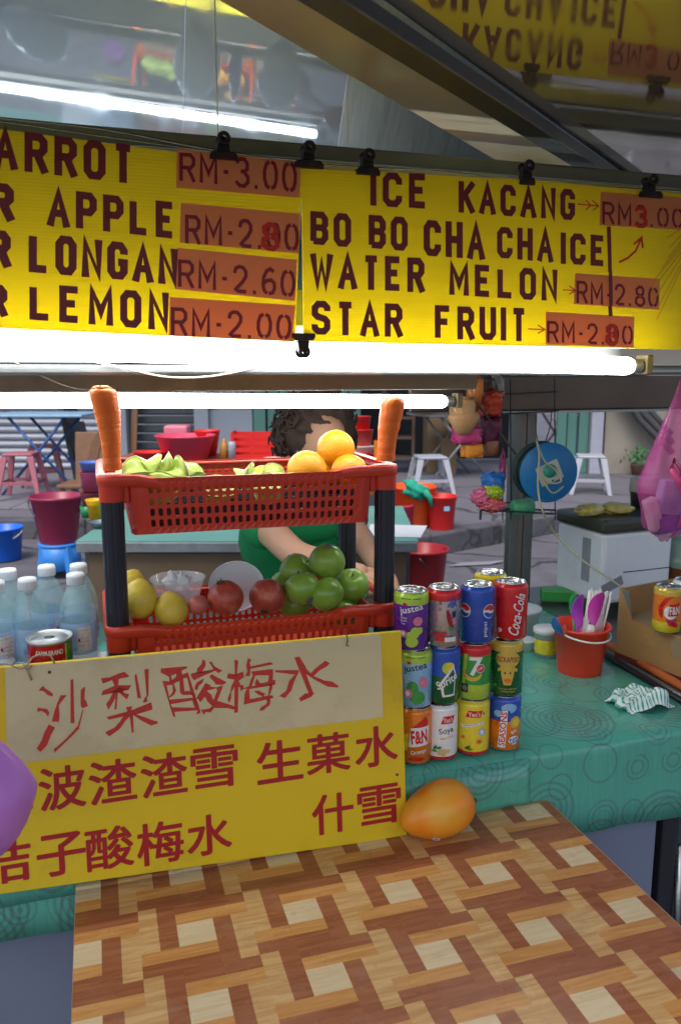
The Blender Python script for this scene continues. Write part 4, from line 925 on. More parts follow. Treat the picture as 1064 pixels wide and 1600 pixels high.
# papaya-shaped mango on the front table
pm = UV(gz(688, 1318, TZ)); mango = stall_thing('papaya', 'ripe orange papaya with a small round sticker lying on the front table', 'papaya', pm.x + .004, pm.y + .026, TZ + .051)
m_pap = M('papaya_skin', (.74, .22, .01), .38, var=.25, scale=9, bump=.06, bscale=120, sss=.05)
n_, l_, b_ = nodes_of(m_pap)
tcx = n_.new('ShaderNodeTexCoord'); tx = n_.new('ShaderNodeTexNoise'); tx.inputs['Scale'].default_value = 14; tx.inputs['Detail'].default_value = 3; l_.new(tcx.outputs['Object'], tx.inputs['Vector'])
rp = n_.new('ShaderNodeMapRange'); rp.inputs[1].default_value = .4; rp.inputs[2].default_value = .75; rp.inputs[4].default_value = .85; l_.new(tx.outputs['Fac'], rp.inputs[0])
old = b_.inputs['Base Color'].links[0].from_socket; mx = n_.new('ShaderNodeMix'); mx.data_type = 'RGBA'; l_.new(rp.outputs[0], mx.inputs['Factor']); l_.new(old, mx.inputs['A']); mx.inputs['B'].default_value = (.58, .4, .05, 1); l_.new(mx.outputs['Result'], b_.inputs['Base Color'])
def fnp(p, d, th, ph):
    k = p.z / .076; w = 1 - .2 * k - .06 * k * k
    return Vector((p.x * w, p.y * w, p.z + (.004 if k < -.9 else 0)))
blob('flesh', m_pap, mango, (.050, .050, .076), .045, 1.5, 5, seg=48, fn=fnp, rot=(0, R(-97), R(8)))
MB().tube([Vector((.070, -.004, .008)), Vector((.077, -.005, .01))], [.006, .004], 8).build('stem_scar', m_stem, mango, smooth=True)
dS = Vector((-.32, -.78, -.62)).normalized(); xx = dS.orthogonal().normalized(); yy = dS.cross(xx); c0 = Vector((-.016, -.0335, -.0315))
MB().add([c0 + dS * .0035 + (xx * math.cos(k * PI / 10) + yy * math.sin(k * PI / 10)) * .0075 for k in range(20)], [tuple(range(20))]).build('sticker', M('sticker_white', (.7, .66, .66), .4), mango)
MB().add([c0 + dS * .0042 + (xx * math.cos(k * PI / 6) + yy * math.sin(k * PI / 6)) * .0045 for k in range(12)], [tuple(range(12))]).build('sticker_print', M('sticker_print', (.5, .3, .4), .4), mango)

# ================================================================== DRINK CANS
m_alu = M('can_aluminium', (.62, .63, .64), .25, metal=1, var=.05)
m_aludark = M('can_slot', (.12, .12, .13), .4, metal=.8)
def cc(name, col, rough=.32, metal=0.): return M('print_' + name, col, .26, metal=max(metal, .15), var=.04, scale=60, coat=.4)
K = dict(white=cc('white', (.78, .78, .78)), black=cc('black', (.02, .02, .025)), red=cc('red', (.6, .015, .02)), dkred=cc('dark_red', (.3, .01, .02)), blue=cc('blue', (.02, .08, .45)), ltblue=cc('light_blue', (.25, .5, .75)),
         green=cc('green', (.03, .3, .05)), dkgreen=cc('dark_green', (.01, .12, .04)), lime=cc('lime', (.4, .6, .06)), yellow=cc('yellow', (.75, .6, .03)), gold=cc('gold', (.6, .42, .06)), orange=cc('orange', (.75, .2, .01)), pink=cc('pink', (.7, .2, .3)),
         purple=cc('purple', (.12, .025, .32)), beige=cc('beige', (.7, .5, .25)), silver=cc('silver', (.5, .5, .55), .25, .7), grey=cc('grey', (.3, .3, .32)), maroon=cc('maroon', (.2, .03, .05)), navy=cc('navy', (.01, .02, .12)))
CR, CH = .033, .1145
def wrap(pts, faces, r, face, off, cutw=.0025):
    """flat artwork (metres, x to the viewer's right) -> on a cylinder of radius r whose artwork centre faces angle `face`"""
    bm = bmesh.new(); vs = [bm.verts.new((x, y, 0)) for x, y in pts]
    for f in faces:
        try: bm.faces.new([vs[i] for i in f])
        except ValueError: pass
    xs = [p[0] for p in pts]; x = math.floor(min(xs) / cutw) * cutw
    while x < max(xs):
        bmesh.ops.bisect_plane(bm, geom=bm.verts[:] + bm.edges[:] + bm.faces[:], plane_co=(x, 0, 0), plane_no=(1, 0, 0)); x += cutw
    bmesh.ops.triangulate(bm, faces=bm.faces[:])
    out_v = []; 
    bm.verts.index_update()
    for v in bm.verts:
        a = face + v.co.x / r; out_v.append(((r + off) * math.cos(a), (r + off) * math.sin(a), v.co.y))
    out_f = [tuple(v.index for v in f.verts) for f in bm.faces]; bm.free()
    return out_v, out_f
def art_on(parent, arts, r, face, zc):
    for k, a in enumerate(arts):
        kind, mat = a[0], K[a[1]]
        if kind == 'text':
            _, _, s, x, y, w, h, rot = a[:8]; bold = a[8] if len(a) > 8 else .0; sh_ = a[9] if len(a) > 9 else 0
            vs, fs = fit_text(s, w, h, bold * .4); pts = []
            for p, q in vs:
                p, q = p + sh_ * q, q
                pts.append(((x + p * math.cos(rot) - q * math.sin(rot)) * .001, (y + p * math.sin(rot) + q * math.cos(rot)) * .001))
            nm = 'lettering'
        elif kind == 'disc':
            _, _, x, y, rx, ry = a[:6]; n = 24; pts = [((x + rx * math.cos(2 * PI * i / n)) * .001, (y + ry * math.sin(2 * PI * i / n)) * .001) for i in range(n)]; fs = [tuple(range(n))]; nm = 'emblem'
        else:
            pts = [(x * .001, y * .001) for x, y in a[2]]; fs = [tuple(range(len(pts)))]; nm = 'printed_shape'
        v_, f_ = wrap(pts, fs, r, face, .00025 + .00012 * k)
        MB().add([(x, y, z + zc) for x, y, z in v_], f_).build(nm, mat, parent, fix=False)
def can(label, px, py, v, z, bands, arts, grp='drink cans', r=CR, h=CH, turn=0., name='drink_can', pull=True, pos=None):
    p = gv(px, py, v) if pos is None else Vector(pos)
    t = stall_thing(name, label, 'can', p.x, v if pos is None else p.y, z, group=grp)
    face = math.atan2(-(p.y), -(p.x)) + turn
    # bands: list of (fraction of height from bottom, material key) upper limits
    hb, ht = h * .05, h * .93
    prof = [(r * .78, 0), (r * .84, .001), (r * .97, h * .045)]; mats = [m_alu]; mis = [0, 0]
    zs = [h * .045]
    for fr, key in bands: zs.append(h * (.045 + (.875) * fr)); mats.append(K[key])
    for i in range(1, len(zs)): prof += [(r if i == 1 and False else r, zs[i - 1] + .0001 if i > 1 else h * .05), (r, zs[i])]; mis += [i, i]
    prof += [(r * .98, h * .94), (r * .84, h * .985)]; mis += [len(zs) - 1, len(zs) - 1]
    MB().lathe(prof, 40, mis=mis).build('body', mats, t, smooth=True)
    lid = MB().lathe([(r * .84, h * .985), (r * .865, h * .993), (r * .865, h), (r * .83, h), (r * .8, h * .992), (r * .78, h * .965), (r * .72, h * .965), (r * .7, h * .972), (0, h * .973)], 36).build('lid', m_alu, t, smooth=True)
    if pull:
        a = random.uniform(0, 6); dx, dy = math.cos(a), math.sin(a); ring = []
        for k in range(14): q = 2 * PI * k / 14; e, f = .011 + .0085 * math.cos(q), .0065 * math.sin(q); ring.append((dx * (e - .008) - dy * f, dy * (e - .008) + dx * f, h * .983))
        MB().tube(ring, .0013, 5, closed=True).build('pull_tab', m_alu, lid, smooth=True)
        pt = [(-(.010) * dx + .007 * math.cos(k * PI / 6), -(.010) * dy + .007 * math.sin(k * PI / 6)) for k in range(12)]
        MB().add([(x, y, h * .975) for x, y in pt], [tuple(range(12))]).build('mouth_score', m_aludark, lid)
    art_on(t, arts, r, face, h * .5)
    return t
Q = PI / 2
def globe(x, y, r):
    up = [(x + r * math.cos(a) * .9, y + r * math.sin(a) * .9) for a in [R(8 + k * 164 / 12) for k in range(13)]]; mid = [(x - r * .8, y + r * .2), (x - r * .2, y + r * .22), (x + r * .35, y - .05 * r), (x + r * .85, y + r * .12)]
    lo = [(x + r * math.cos(a) * .9, y + r * math.sin(a) * .9) for a in [R(190 + k * 160 / 12) for k in range(13)]]
    return [('disc', 'white', x, y, r, r), ('poly', 'red', up + mid), ('poly', 'blue', lo + [(x + r * .6, y - r * .35), (x, y - r * .3), (x - r * .5, y - .05 * r)])]
leaf = lambda x, y, s, a: [(x + s * (math.cos(a) * p - math.sin(a) * q), y + s * (math.sin(a) * p + math.cos(a) * q)) for p, q in ((0, 0), (2, 1.4), (5, 1.6), (8, 0), (5, -1.6), (2, -1.4))]
def justea(base):
    return [('poly', 'red', [(-17, 36), (-14, 39), (-9, 38.5), (-7, 36), (-9, 33.5), (-14, 33.5)]), ('text', 'black' if base else 'white', 'justea', 1, 25.5, 46, 16, R(12), .03),
            ('text', 'white', 'White', -14, 10, 13, 4, 0), ('text', 'white', 'Grape', -14, 4.5, 13, 4.5, 0), ('text', 'white', 'Tea', -15, -.5, 8, 4, 0)]
zb = [.8032, .8032 + CH + .0004, .8032 + 2 * CH + .0008]
can('purple grape tea can with yellow green top, first in the top row', 642, 960, 1.347, zb[2], [(.86, 'purple'), (1, 'lime')],
    justea(0) + [('disc', 'lime', 8, -18, 9, 11), ('disc', 'lime', -2, -24, 8, 8), ('disc', 'lime', 2, -36, 12, 10), ('disc', 'lime', 17, -14, 6, 7), ('disc', 'pink', -14, -20, 6.5, 7), ('disc', 'white', -14, -20, 3.5, 4), ('disc', 'pink', 13, 4, 9, 9), ('text', 'black', '...... .....', 0, 47, 36, 2, 0, .04)])
can('silver can with red rim band and brush print, second in the top row', 692, 957, 1.347, zb[2], [(.88, 'silver'), (1, 'red')],
    [('text', 'pink', '清', -14, 30, 9, 9, 0, .01), ('text', 'pink', '凉', -14, 18, 9, 9, 0, .01), ('text', 'pink', '爽', -14, 6, 9, 9, 0, .01), ('text', 'dkred', '茶', -5, 33, 7, 8, 0, .01), ('text', 'dkred', '水', -5, 22, 7, 8, 0, .01),
     ('text', 'blue', '凉', 18, 34, 20, 20, 0, .04), ('poly', 'dkred', [(6, 18), (10, 20), (15, 10), (16, -2), (22, -14), (18, -18), (11, -8), (7, 4)]), ('poly', 'green', [(12, -10), (18, -15), (22, -24), (14, -20)]), ('poly', 'navy', [(18, 14), (26, 18), (25, 6), (19, 4)]), ('poly', 'pink', [(17, 4), (25, 4), (26, -8), (19, -8)]),
     ('poly', 'red', [(-18, -24), (8, -24), (8, -29), (-18, -29)]), ('poly', 'red', [(-14, -31), (6, -31), (6, -41), (-14, -41)]), ('poly', 'white', [(4, -33), (26, -33), (26, -42), (4, -42)])])
can('blue cola can with a round red white and blue emblem, top row', 745, 950, 1.347, zb[2], [(1, 'blue')], globe(-26, 10, 14) + globe(26, 10, 14) + [('text', 'white', 'pepsi', 18, -25, 30, 10, Q, .01)])
can('bright red cola can with tall white script, right end of the top row', 797, 948, 1.347, zb[2], [(1, 'red')], [('text', 'white', 'Coca-Cola', 14, -1, 84, 22, R(80), .03, .25), ('disc', 'white', -19, -35, 4.2, 4.2), ('text', 'red', 'F', -19, -35, 3, 5, 0, .02)])
can('pale blue apple tea can with green top, first of the middle row beside the sign', 648, 1058, 1.347, zb[1], [(.86, 'ltblue'), (1, 'lime')],
    justea(1) + [('disc', 'green', -4, -14, 11, 14), ('disc', 'green', 6, -32, 14, 13), ('disc', 'pink', -12, -24, 8, 9), ('disc', 'white', -13, -24, 4, 5), ('disc', 'pink', 17, -2, 8, 10), ('text', 'black', '...... .....', 0, 47, 36, 2, 0, .04)])
can('blue to green can with slanted white lettering, second in the middle row', 692, 1048, 1.347, zb[1], [(.42, 'dkgreen'), (.55, 'dkgreen'), (1, 'blue')],
    [('disc', 'lime', 10, 20, 12, 12), ('disc', 'yellow', 14, 21, 9, 10), ('poly', 'white', [(-10, -16), (20, 26), (26, 10), (24, -36), (0, -38), (-4, -20)]), ('poly', 'dkgreen', [(-7, -20), (20, 18), (24, 6), (22, -32), (4, -34), (0, -18)]), ('text', 'white', 'Sprite', 9, -8, 46, 20, R(30), .05, .2), ('poly', 'green', [(-28, -10), (-24, -10), (-24, 20), (-28, 20)])])
can('green can with a big white seven and red disc, middle row', 740, 1043, 1.347, zb[1], [(.3, 'lime'), (.88, 'green'), (1, 'red')],
    [('poly', 'lime', [(-20, 40), (-12, 40), (-18, -30), (-24, -30)]), ('disc', 'gold', -3, 0, 19, 14), ('disc', 'green', -1, 5, 15, 11), ('text', 'white', '7', 4, 16, 26, 38, 0, .05), ('disc', 'white', 13, 12, 8.5, 8.5), ('disc', 'red', 13, 12, 7.5, 7.5), ('text', 'white', 'UP', 13, 12, 9, 6, R(10), .03),
     ('poly', 'black', [(-24, -21), (-10, -21), (-10, -38), (-24, -38)]), ('disc', 'grey', -17, -29, 4.5, 5.5), ('text', 'black', '2', -17, -29, 4, 7, 0, .03)])
can('dark green can with a yellow bull face and gold top, middle row', 790, 1040, 1.347, zb[1], [(.88, 'dkgreen'), (1, 'gold')],
    [('disc', 'gold', 4, 22, 25, 17), ('poly', 'dkgreen', [(-24, 8), (32, 8), (32, 4), (-24, 4)]), ('text', 'maroon', 'KICKAPOO', 4, 22, 46, 11, 0, .05), ('poly', 'gold', [(-10, 8), (18, 8), (16, -12), (11, -30), (-3, -30), (-8, -12)]), ('poly', 'gold', [(-10, 6), (-16, 2), (-15, -4), (-8, 0)]), ('poly', 'gold', [(18, 6), (24, 2), (23, -4), (16, 0)]),
     ('disc', 'maroon', -1, -5, 2, 2.4), ('disc', 'maroon', 9, -5, 2, 2.4), ('disc', 'orange', 4, -21, 7, 5), ('disc', 'maroon', 1, -20, 1.2, 1.2), ('disc', 'maroon', 7, -20, 1.2, 1.2), ('text', 'gold', 'JOY JUICE ORIGINAL', 6, -38, 36, 3.4, 0, .03), ('text', 'gold', 'CITRUS DRINK', 6, -43, 28, 3, 0, .03), ('disc', 'green', -20, -32, 4, 4)])
can('orange soda can at the foot of the first column, partly behind the sign', 648, 1147, 1.347, zb[0], [(1, 'orange')],
    [('poly', 'red', [(-8, 20), (22, 44), (28, 30), (20, 18), (24, 0), (10, -8), (-6, -2)]), ('poly', 'yellow', [(-26, 0), (-12, 12), (-14, -24), (-26, -30)]), ('poly', 'white', [(-12, -18), (28, -14), (30, 24), (-8, 21)]), ('text', 'red', 'F&N', 9, 3, 33, 28, R(5), .09), ('text', 'white', 'Orange', 8, -28, 30, 11, R(10), .03), ('disc', 'red', 4, -42, 16, 4)])
can('white soya drink can with a red flag and beans, second in the bottom row', 688, 1138, 1.347, zb[0], [(.07, 'red'), (1, 'white')],
    [('poly', 'red', [(0, 22), (26, 22), (30, 38), (6, 38)]), ('text', 'white', "Yeo's", 15, 30, 20, 11, R(5), .02), ('text', 'black', 'Soya', 12, 7, 30, 15, R(8), .02), ('text', 'orange', 'Bean Drink', 14, -6, 26, 4, R(10), .01)] + [('disc', 'beige', 6 + 5 * math.cos(k * 2.4) * (k % 4), -34 + 3 * math.sin(k * 2.4) * (k % 3), 5, 4) for k in range(11)] + [('poly', 'green', leaf(-8, -28, 1.6, R(20))), ('poly', 'dkgreen', leaf(-12, -30, 1.4, R(60))), ('poly', 'green', leaf(-16, -32, 1.5, R(-5)))])
can('yellow chrysanthemum tea can with red flag, third in the bottom row', 738, 1130, 1.347, zb[0], [(.07, 'red'), (1, 'yellow')],
    [('poly', 'red', [(-14, 26), (16, 26), (20, 40), (-9, 40)]), ('text', 'white', "Yeo's", 3, 33, 23, 10, R(3), .02), ('text', 'black', 'R', 23, 34, 4, 5, 0, .02), ('poly', 'white', [(-22, 8), (22, 18), (22, 13), (-22, 3)]), ('text', 'blue', 'Chrysanthemum Tea', 0, 10.5, 40, 3.4, R(12), .02), ('disc', 'ltblue', 19, -4, 7, 8), ('disc', 'white', 19, -4, 4, 5), ('disc', 'orange', -18, -16, 4, 3.5), ('disc', 'orange', 14, -24, 6, 5), ('disc', 'maroon', 14, -24, 2, 1.6), ('disc', 'maroon', -18, -16, 1.4, 1.2), ('poly', 'dkgreen', leaf(-14, -40, 1.5, R(35))), ('poly', 'dkgreen', leaf(-8, -42, 1.4, R(70))), ('poly', 'green', leaf(-8, -40, 1.3, R(5)))])
can('blue and orange lemon tea can with vertical red lettering, bottom row right end', 787, 1125, 1.347, zb[0], [(.55, 'orange'), (.6, 'orange'), (1, 'blue')],
    [('disc', 'ltblue', 10, 36, 16, 10), ('disc', 'ltblue', -12, 24, 9, 7), ('disc', 'blue', 4, 26, 9, 7), ('disc', 'gold', 24, 6, 12, 13), ('disc', 'yellow', 26, 6, 8, 9), ('poly', 'orange', [(-28, 2), (4, 8), (4, -10), (-28, -16)]), ('poly', 'white', [(-11, -46), (4, -46), (7, 33), (-5, 30)]), ('text', 'red', 'SEASONS', -1.5, -7, 72, 12, R(87), .05), ('text', 'red', "'N", -13, 4, 11, 7, R(85), .03), ('text', 'white', 'ice', 20, -12, 12, 8, R(30), .06), ('disc', 'white', 21, -31, 11, 9), ('text', 'blue', 'tea', 21, -31, 18, 14, R(12), .03)])
p = gv(766, 905, 1.425)
for k, lb in enumerate(('hidden lowest can of the short column behind the cola cans', 'middle can of the short column behind the cola cans', 'yellow can with silver top peeping over behind the blue and red cans')):
    can(lb, 0, 0, 0, zb[k] , [(1, 'yellow')], [], pos=(p.x, 1.425, 0))
# cans in the cardboard tray at the right
can('orange soda can standing in the cardboard tray at the right', 0, 0, 0, .9275, [(.25, 'yellow'), (.75, 'orange'), (.9, 'orange'), (1, 'gold')],
    [('poly', 'red', [(-26, 10), (-10, 34), (10, 38), (0, 30), (-14, 8), (-14, -20), (-24, -10)]), ('poly', 'red', [(-12, -8), (0, -34), (22, -40), (26, -30), (6, -22)]), ('disc', 'white', 4, -2, 16, 17), ('poly', 'red', [(-2, -12), (24, -10), (26, 22), (0, 18)]), ('text', 'white', 'F&N', 13, 3, 24, 20, R(5), .05), ('text', 'purple', 'ORANGE', 10, -22, 22, 5, R(8), .02)], grp='cans in the cardboard tray', pos=(1.302, 1.55, 0), turn=.15)
can('pale can with silver rim behind the orange one in the cardboard tray', 0, 0, 0, .9275, [(1, 'white')], [('text', 'pink', 'SOYA', 0, 10, 34, 14, 0, .03)], grp='cans in the cardboard tray', pos=(1.385, 1.585, 0))
can('purple grape tea can turned to its barcode, lower front of the cardboard tray', 0, 0, 0, .868, [(.86, 'purple'), (1, 'lime')],
    [('poly', 'white', [(-24, -20), (-12, -20), (-12, -44), (-24, -44)])] + [('poly', 'black', [(-22, -22 - k * 2.4), (-14, -22 - k * 2.4), (-14, -23 - k * 2.4 - .4 * (k % 2)), (-22, -23 - k * 2.4 - .4 * (k % 2))]) for k in range(9)] + [('text', 'white', 'INGREDIENTS', -12, 14, 22, 2.4, 0), ('text', 'white', 'WATER SUGAR', -12, 10, 22, 2.4, 0), ('text', 'white', 'GREEN TEA', -12, 6, 20, 2.4, 0)], grp='cans in the cardboard tray', pos=(1.325, 1.425, 0))
# cardboard tray
m_card = M('cardboard_brown', (.36, .2, .075), .8, var=.12, scale=9, stretch=(3, 3, 14), dirt=.25, dirtcol=(.14, .09, .05))
m_cardin = M('cardboard_inside', (.3, .21, .12), .85, var=.15)
m_cgrey = M('cardboard_print_grey', (.12, .15, .15), .7)
box = stall_thing('cardboard_tray', 'cut open brown cardboard drinks carton with a high torn back corner on the counter', 'box', 1.268, 1.69, .8285, dr=R(-78.5))
# local x runs towards the viewer, local y to the right
MB().prism([(0, 0), (.34, 0), (.34, .036), (.205, .036), (.2, .0985), (.045, .0985), (.03, .17), (0, .172)], 0, .003, axis='y').build('side_wall', m_card, box)
MB().prism([(.03, .17), (.045, .0988), (.034, .125), (.006, .171)], -.0008, -.0001, axis='y').build('torn_corner', m_cgrey, box)
MB().box(.0, .003, .0032, .26, 0, .172).build('back_wall', m_card, box)
MB().box(.0032, .2, .0032, .26, .09, .0975).build('shelf_flap', m_cardin, box)
MB().box(.2002, .34, .0032, .26, .0, .0385).build('lower_ledge', m_cardin, box)
MB().box(.198, .2, .0032, .26, .0386, .0898).build('step_wall', M('cardboard_dark', (.12, .08, .045), .9), box)
MB().prism([(.16, .09), (.2, .09), (.2, .045), (.175, .045)], -.0012, -.0001, axis='y').build('folded_tab', m_cardin, box)
MB().box(.26, .34, -.0014, -.0001, .004, .02).build('printed_patch', m_cgrey, box)
MB().box(.0, .34, -.003, .002, -.026, -.0005).build('base_strip', M('base_strip_red', (.15, .02, .02), .5, var=.3), box)

# ================================================================== LEFT: water bottles and a tin behind the sign
crate = stall_thing('white_crate', 'white crate behind the yellow sign that carries the water bottles', 'crate', -.13, 1.5, .803)
MB().box(-.25, .13, -.11, .14, 0, .18).build('crate_box', M('crate_white', (.5, .52, .54), .6, dirt=.3), crate, bevel=.004)
m_pet = M('bottle_pet', (.42, .68, .74), .07, var=.4, scale=50, alpha=.32, spec=1., coat=1.)
m_bcap = M('bottle_cap_white', (.72, .75, .8), .4, var=.05)
m_blabel = M('bottle_label_film', (.42, .6, .88), .3, var=.05, alpha=.6)
def bottle(label, px, py, v, turn, kind):
    p = gv(px, py, v); h = .213; z0 = .9835
    t = stall_thing('water_bottle', label, 'bottle', p.x, v, z0, group='small clear water bottles with white caps')
    f = math.atan2(-p.y, -p.x)
    MB().lathe([(0, .002), (.022, 0), (.029, .004), (.031, .012), (.031, .045), (.0296, .049), (.031, .053), (.031, .066), (.0305, .068), (.0305, .13), (.0315, .134), (.03, .15), (.026, .166), (.019, .181), (.0135, .189), (.0125, .193), (.0125, .197), (0, .197)], 36).build('bottle_body', m_pet, t, smooth=True)
    cp = MB().lathe([(.0135, .1935), (.0158, .194), (.016, .196), (.016, .208), (.0145, .2125), (0, .213)], 40).build('cap', m_bcap, t, smooth=True)
    mb = MB()
    for k in range(30): a = 2 * PI * k / 30; mb.box(-.0003, .0003, -.0003, .0003, 0, 0) if False else mb.add([(.0161 * math.cos(a - .03), .0161 * math.sin(a - .03), .196), (.0161 * math.cos(a + .03), .0161 * math.sin(a + .03), .196), (.0161 * math.cos(a + .03), .0161 * math.sin(a + .03), .208), (.0161 * math.cos(a - .03), .0161 * math.sin(a - .03), .208)], [(0, 1, 2, 3)])
    mb.build('cap_ridges', M('cap_ridge', (.5, .53, .6), .5), cp)['kind'] = 'stuff'
    lb = MB().lathe([(.0309, .07), (.0311, .0705), (.0311, .1275), (.0309, .128)], 36).build('label_film', m_blabel, t, smooth=True)
    if kind == 0: arts = [('poly', 'ltblue', [(-14, 12), (-9, 20), (-4, 6), (-7, -6), (-13, -8), (-17, 0)]), ('text', 'blue', 'SuMonté', 6, -10, 40, 9, 0, .0), ('text', 'ltblue', 'water', 8, 4, 18, 6, 0), ('text', 'grey', 'AIR MINERAL', 9, 14, 22, 3, 0), ('text', 'pink', 'drinking', 14, 19, 14, 3, 0)]
    else: arts = [('poly', 'white', [(-3, 22), (22, 22), (22, -22), (-3, -22)])] + [('text', 'grey', s, 9, 17 - 7 * k, 20, 3, 0) for k, s in enumerate(('NUTRITION', 'sodium 0 mg', 'kalsium', 'best before', '8 887124'))] + [('poly', 'red', [(-2, 2), (2, 2), (2, -3), (-2, -3)]), ('text', 'blue', 'SuMon', -17, -16, 24, 8, 0), ('text', 'pink', 'water', -15, 8, 16, 5, 0)]
    art_on(lb, arts, .0315, f + turn, .099)
    return t
bottle('front water bottle beside the rack post, its printed label panel turned to the viewer', 122, 960, 1.455, 0, 1)
bottle('water bottle directly behind the one beside the rack post', 127, 950, 1.53, .8, 0)
bottle('front water bottle behind the red topped tin, drop emblem on its label', 48, 975, 1.445, 0, 0)
bottle('water bottle between and behind the two front ones', 78, 960, 1.535, .4, 1)
bottle('water bottle at the far left edge showing its barcode panel', -2, 980, 1.44, .1, 1)
bottle('water bottle behind the leftmost front one', 17, 955, 1.525, -.5, 0)
p = gv(82, 1000, 1.385); pz = .9835
tin = stall_thing('food_tin', 'small red labelled tin with a grey lid behind the top left of the sign', 'tin', p.x - .004, 1.385, .985)
m_tin = M('tin_lid', (.45, .47, .48), .35, metal=.8)
MB().lathe([(.0365, 0), (.0365, .116), (.0385, .118), (.0385, .122), (.0365, .1225), (.036, .119), (.03, .1185), (.029, .1195), (.0, .1195)], 40, mis=[1, 0, 0, 0, 0, 0, 0, 0]).build('tin_body', [m_tin, K['red']], tin, smooth=True)
art_on(tin, [('poly', 'green', [(28, 48), (50, 48), (50, -40), (28, -40)]), ('poly', 'gold', [(25, 48), (28.5, 48), (28.5, -40), (25, -40)]), ('text', 'white', 'AYAM BRAND', -2, 36, 46, 8.5, 0, .04), ('disc', 'gold', 0, 14, 13, 9)], .0366, math.atan2(-1.385, -p.x), .068)
ring = [(.008 * math.cos(k * PI / 6), .005 * math.sin(k * PI / 6), .1205) for k in range(12)]
MB().tube(ring, .0009, 5, closed=True).build('lid_ring', M('tin_ring_dark', (.1, .1, .1), .5), tin, smooth=True)
p = gv(-14, 1030, 1.385); t = stall_thing('food_tin', 'blue tin with silver rim beside the leftmost bottle', 'tin', p.x, 1.385, .985)
MB().lathe([(.0365, 0), (.0365, .078), (.0385, .08), (.0385, .084), (.0365, .0845), (.036, .081), (0, .0815)], 40, mis=[1, 0, 0, 0, 0, 0]).build('tin_body', [m_tin, K['blue']], t, smooth=True)

# ================================================================== RIGHT: red pail with spoons and straws, tubs, rag
m_pail = M('pail_red', (.75, .045, .018), .33, var=.06, coat=.1)
def pail(name, label, loc, rt, rb, h, mat, handle=None, hmat=None, hang=0., group=None, lip=.006, cat='bucket', htilt=60, hdir=0., rz=0.):
    t = thing(name, label, cat, loc, rz, group)
    MB().lathe([(0, .004), (rb * .95, .0035), (rb, 0), (rb * 1.01, .002), (rt * .985, h * .93), (rt + lip * .2, h * .935), (rt + lip, h * .965), (rt + lip, h), (rt + lip * .3, h * 1.005), (rt * .97, h * .985), (rb * .96, .01), (0, .009)], 44).build('shell', mat, t, smooth=True)
    if handle:
        pts = []
        for k in range(17):
            a = PI * k / 16; x = (rt + lip * .8) * math.cos(a); y = handle * math.sin(a)
            yy, zz = -y * math.sin(R(htilt)), -y * math.cos(R(htilt)) ; 
            pts.append((x * math.cos(hdir) - yy * math.sin(hdir), x * math.sin(hdir) + yy * math.cos(hdir), h * .9 + zz))
        MB().tube(pts, max(.0025, rt * .03), 8).build('handle', hmat or mat, t, smooth=True)
        mb = MB()
    return t
bp = gz(922, 1060, .8) ; bpu = UV(bp)
pl = pail('red_pail', 'small bright red pail with white handle holding plastic spoons and straws', W(bpu.x, bpu.y + .05, .8025), .0675, .054, .122, m_pail, .0725, m_white, htilt=78, hdir=R(22), rz=YAW)
def spoon(label, u, v, z, lean, az, mat, bowl_up=True, L=.15, s=1.):
    t = stall_thing('plastic_spoon', label, 'spoon', u, v, z, dr=az, group='plastic spoons in the red pail'); t.rotation_euler = (lean[0], lean[1], YAW + az)
    mb = MB().tube([(0, 0, 0), (0, 0, L * .6)], [.003 * s, .0035 * s], 8); mb.build('stem', mat, t, smooth=True)
    def fn(p, d, th, ph): return Vector((p.x, p.y + .25 * (p.x ** 2) / .02 - (.2 * (p.z ** 2) / .03 if True else 0), p.z))
    blob('bowl', mat, t, (.0125 * s, .003, .03 * s), .02, 1, 1, loc=(0, 0, L * .6 + .028 * s), seg=20, fn=fn)
    return t
pc = (bpu.x, bpu.y + .05)
mk_, pk_ = M('spoon_purple', (.42, .05, .5), .3), M('spoon_magenta', (.55, .04, .38), .3)
spoon('purple spoon standing highest on the left of the pail', pc[0] - .022, pc[1] - .02, .845, (R(4), R(-5), 0), .1, mk_, s=1.45)
spoon('magenta purple spoon leaning right in the middle of the pail', pc[0] - .002, pc[1] - .012, .845, (R(2), R(12), 0), -.2, pk_, s=1.45)
spoon('blue spoon leaning out over the left rim of the pail', pc[0] - .02, pc[1], .85, (R(0), R(-38), 0), .3, M('spoon_blue', (.04, .2, .5), .3), L=.14)
spoon('green spoon behind the purple ones', pc[0] - .004, pc[1] + .02, .85, (R(-3), R(-2), 0), 0, M('spoon_green', (.03, .35, .13), .3), L=.15)
spoon('pale red spoon lying along the left rim of the pail', pc[0] - .03, pc[1] - .01, .85, (R(0), R(-30), 0), .5, M('spoon_salmon', (.6, .15, .1), .3), L=.11, s=.7)
sb = stall_thing('straw_bundle', 'bundle of white drinking straws in clear film standing in the red pail', 'straws', pc[0] + .028, pc[1] + .008, .83); sb.rotation_euler = (0, R(8), YAW)
mb = MB(); random.seed(3)
for k in range(34):
    a = random.uniform(0, 2 * PI); r_ = .027 * math.sqrt(random.random()); x, y = r_ * math.cos(a) * 1.2, r_ * math.sin(a); mb.tube([(x * .7, y * .7, 0), (x, y, .172 + random.uniform(-.008, .006))], .0028, 7)
mb.build('straws', M('straw_white', (.72, .68, .66), .4, sss=.05), sb, smooth=True, kind='stuff')
blob('film', m_frost, sb, (.028, .024, .06), .12, 4, 2, loc=(0, 0, .08), seg=24)['label'] = 'clear film wrapped round the straws'
fo = MB(); vs = []
t = stall_thing('white_scoop', 'small white scoop end showing above the middle of the pail rim', 'scoop', pc[0] + .0, pc[1] - .038, .92)
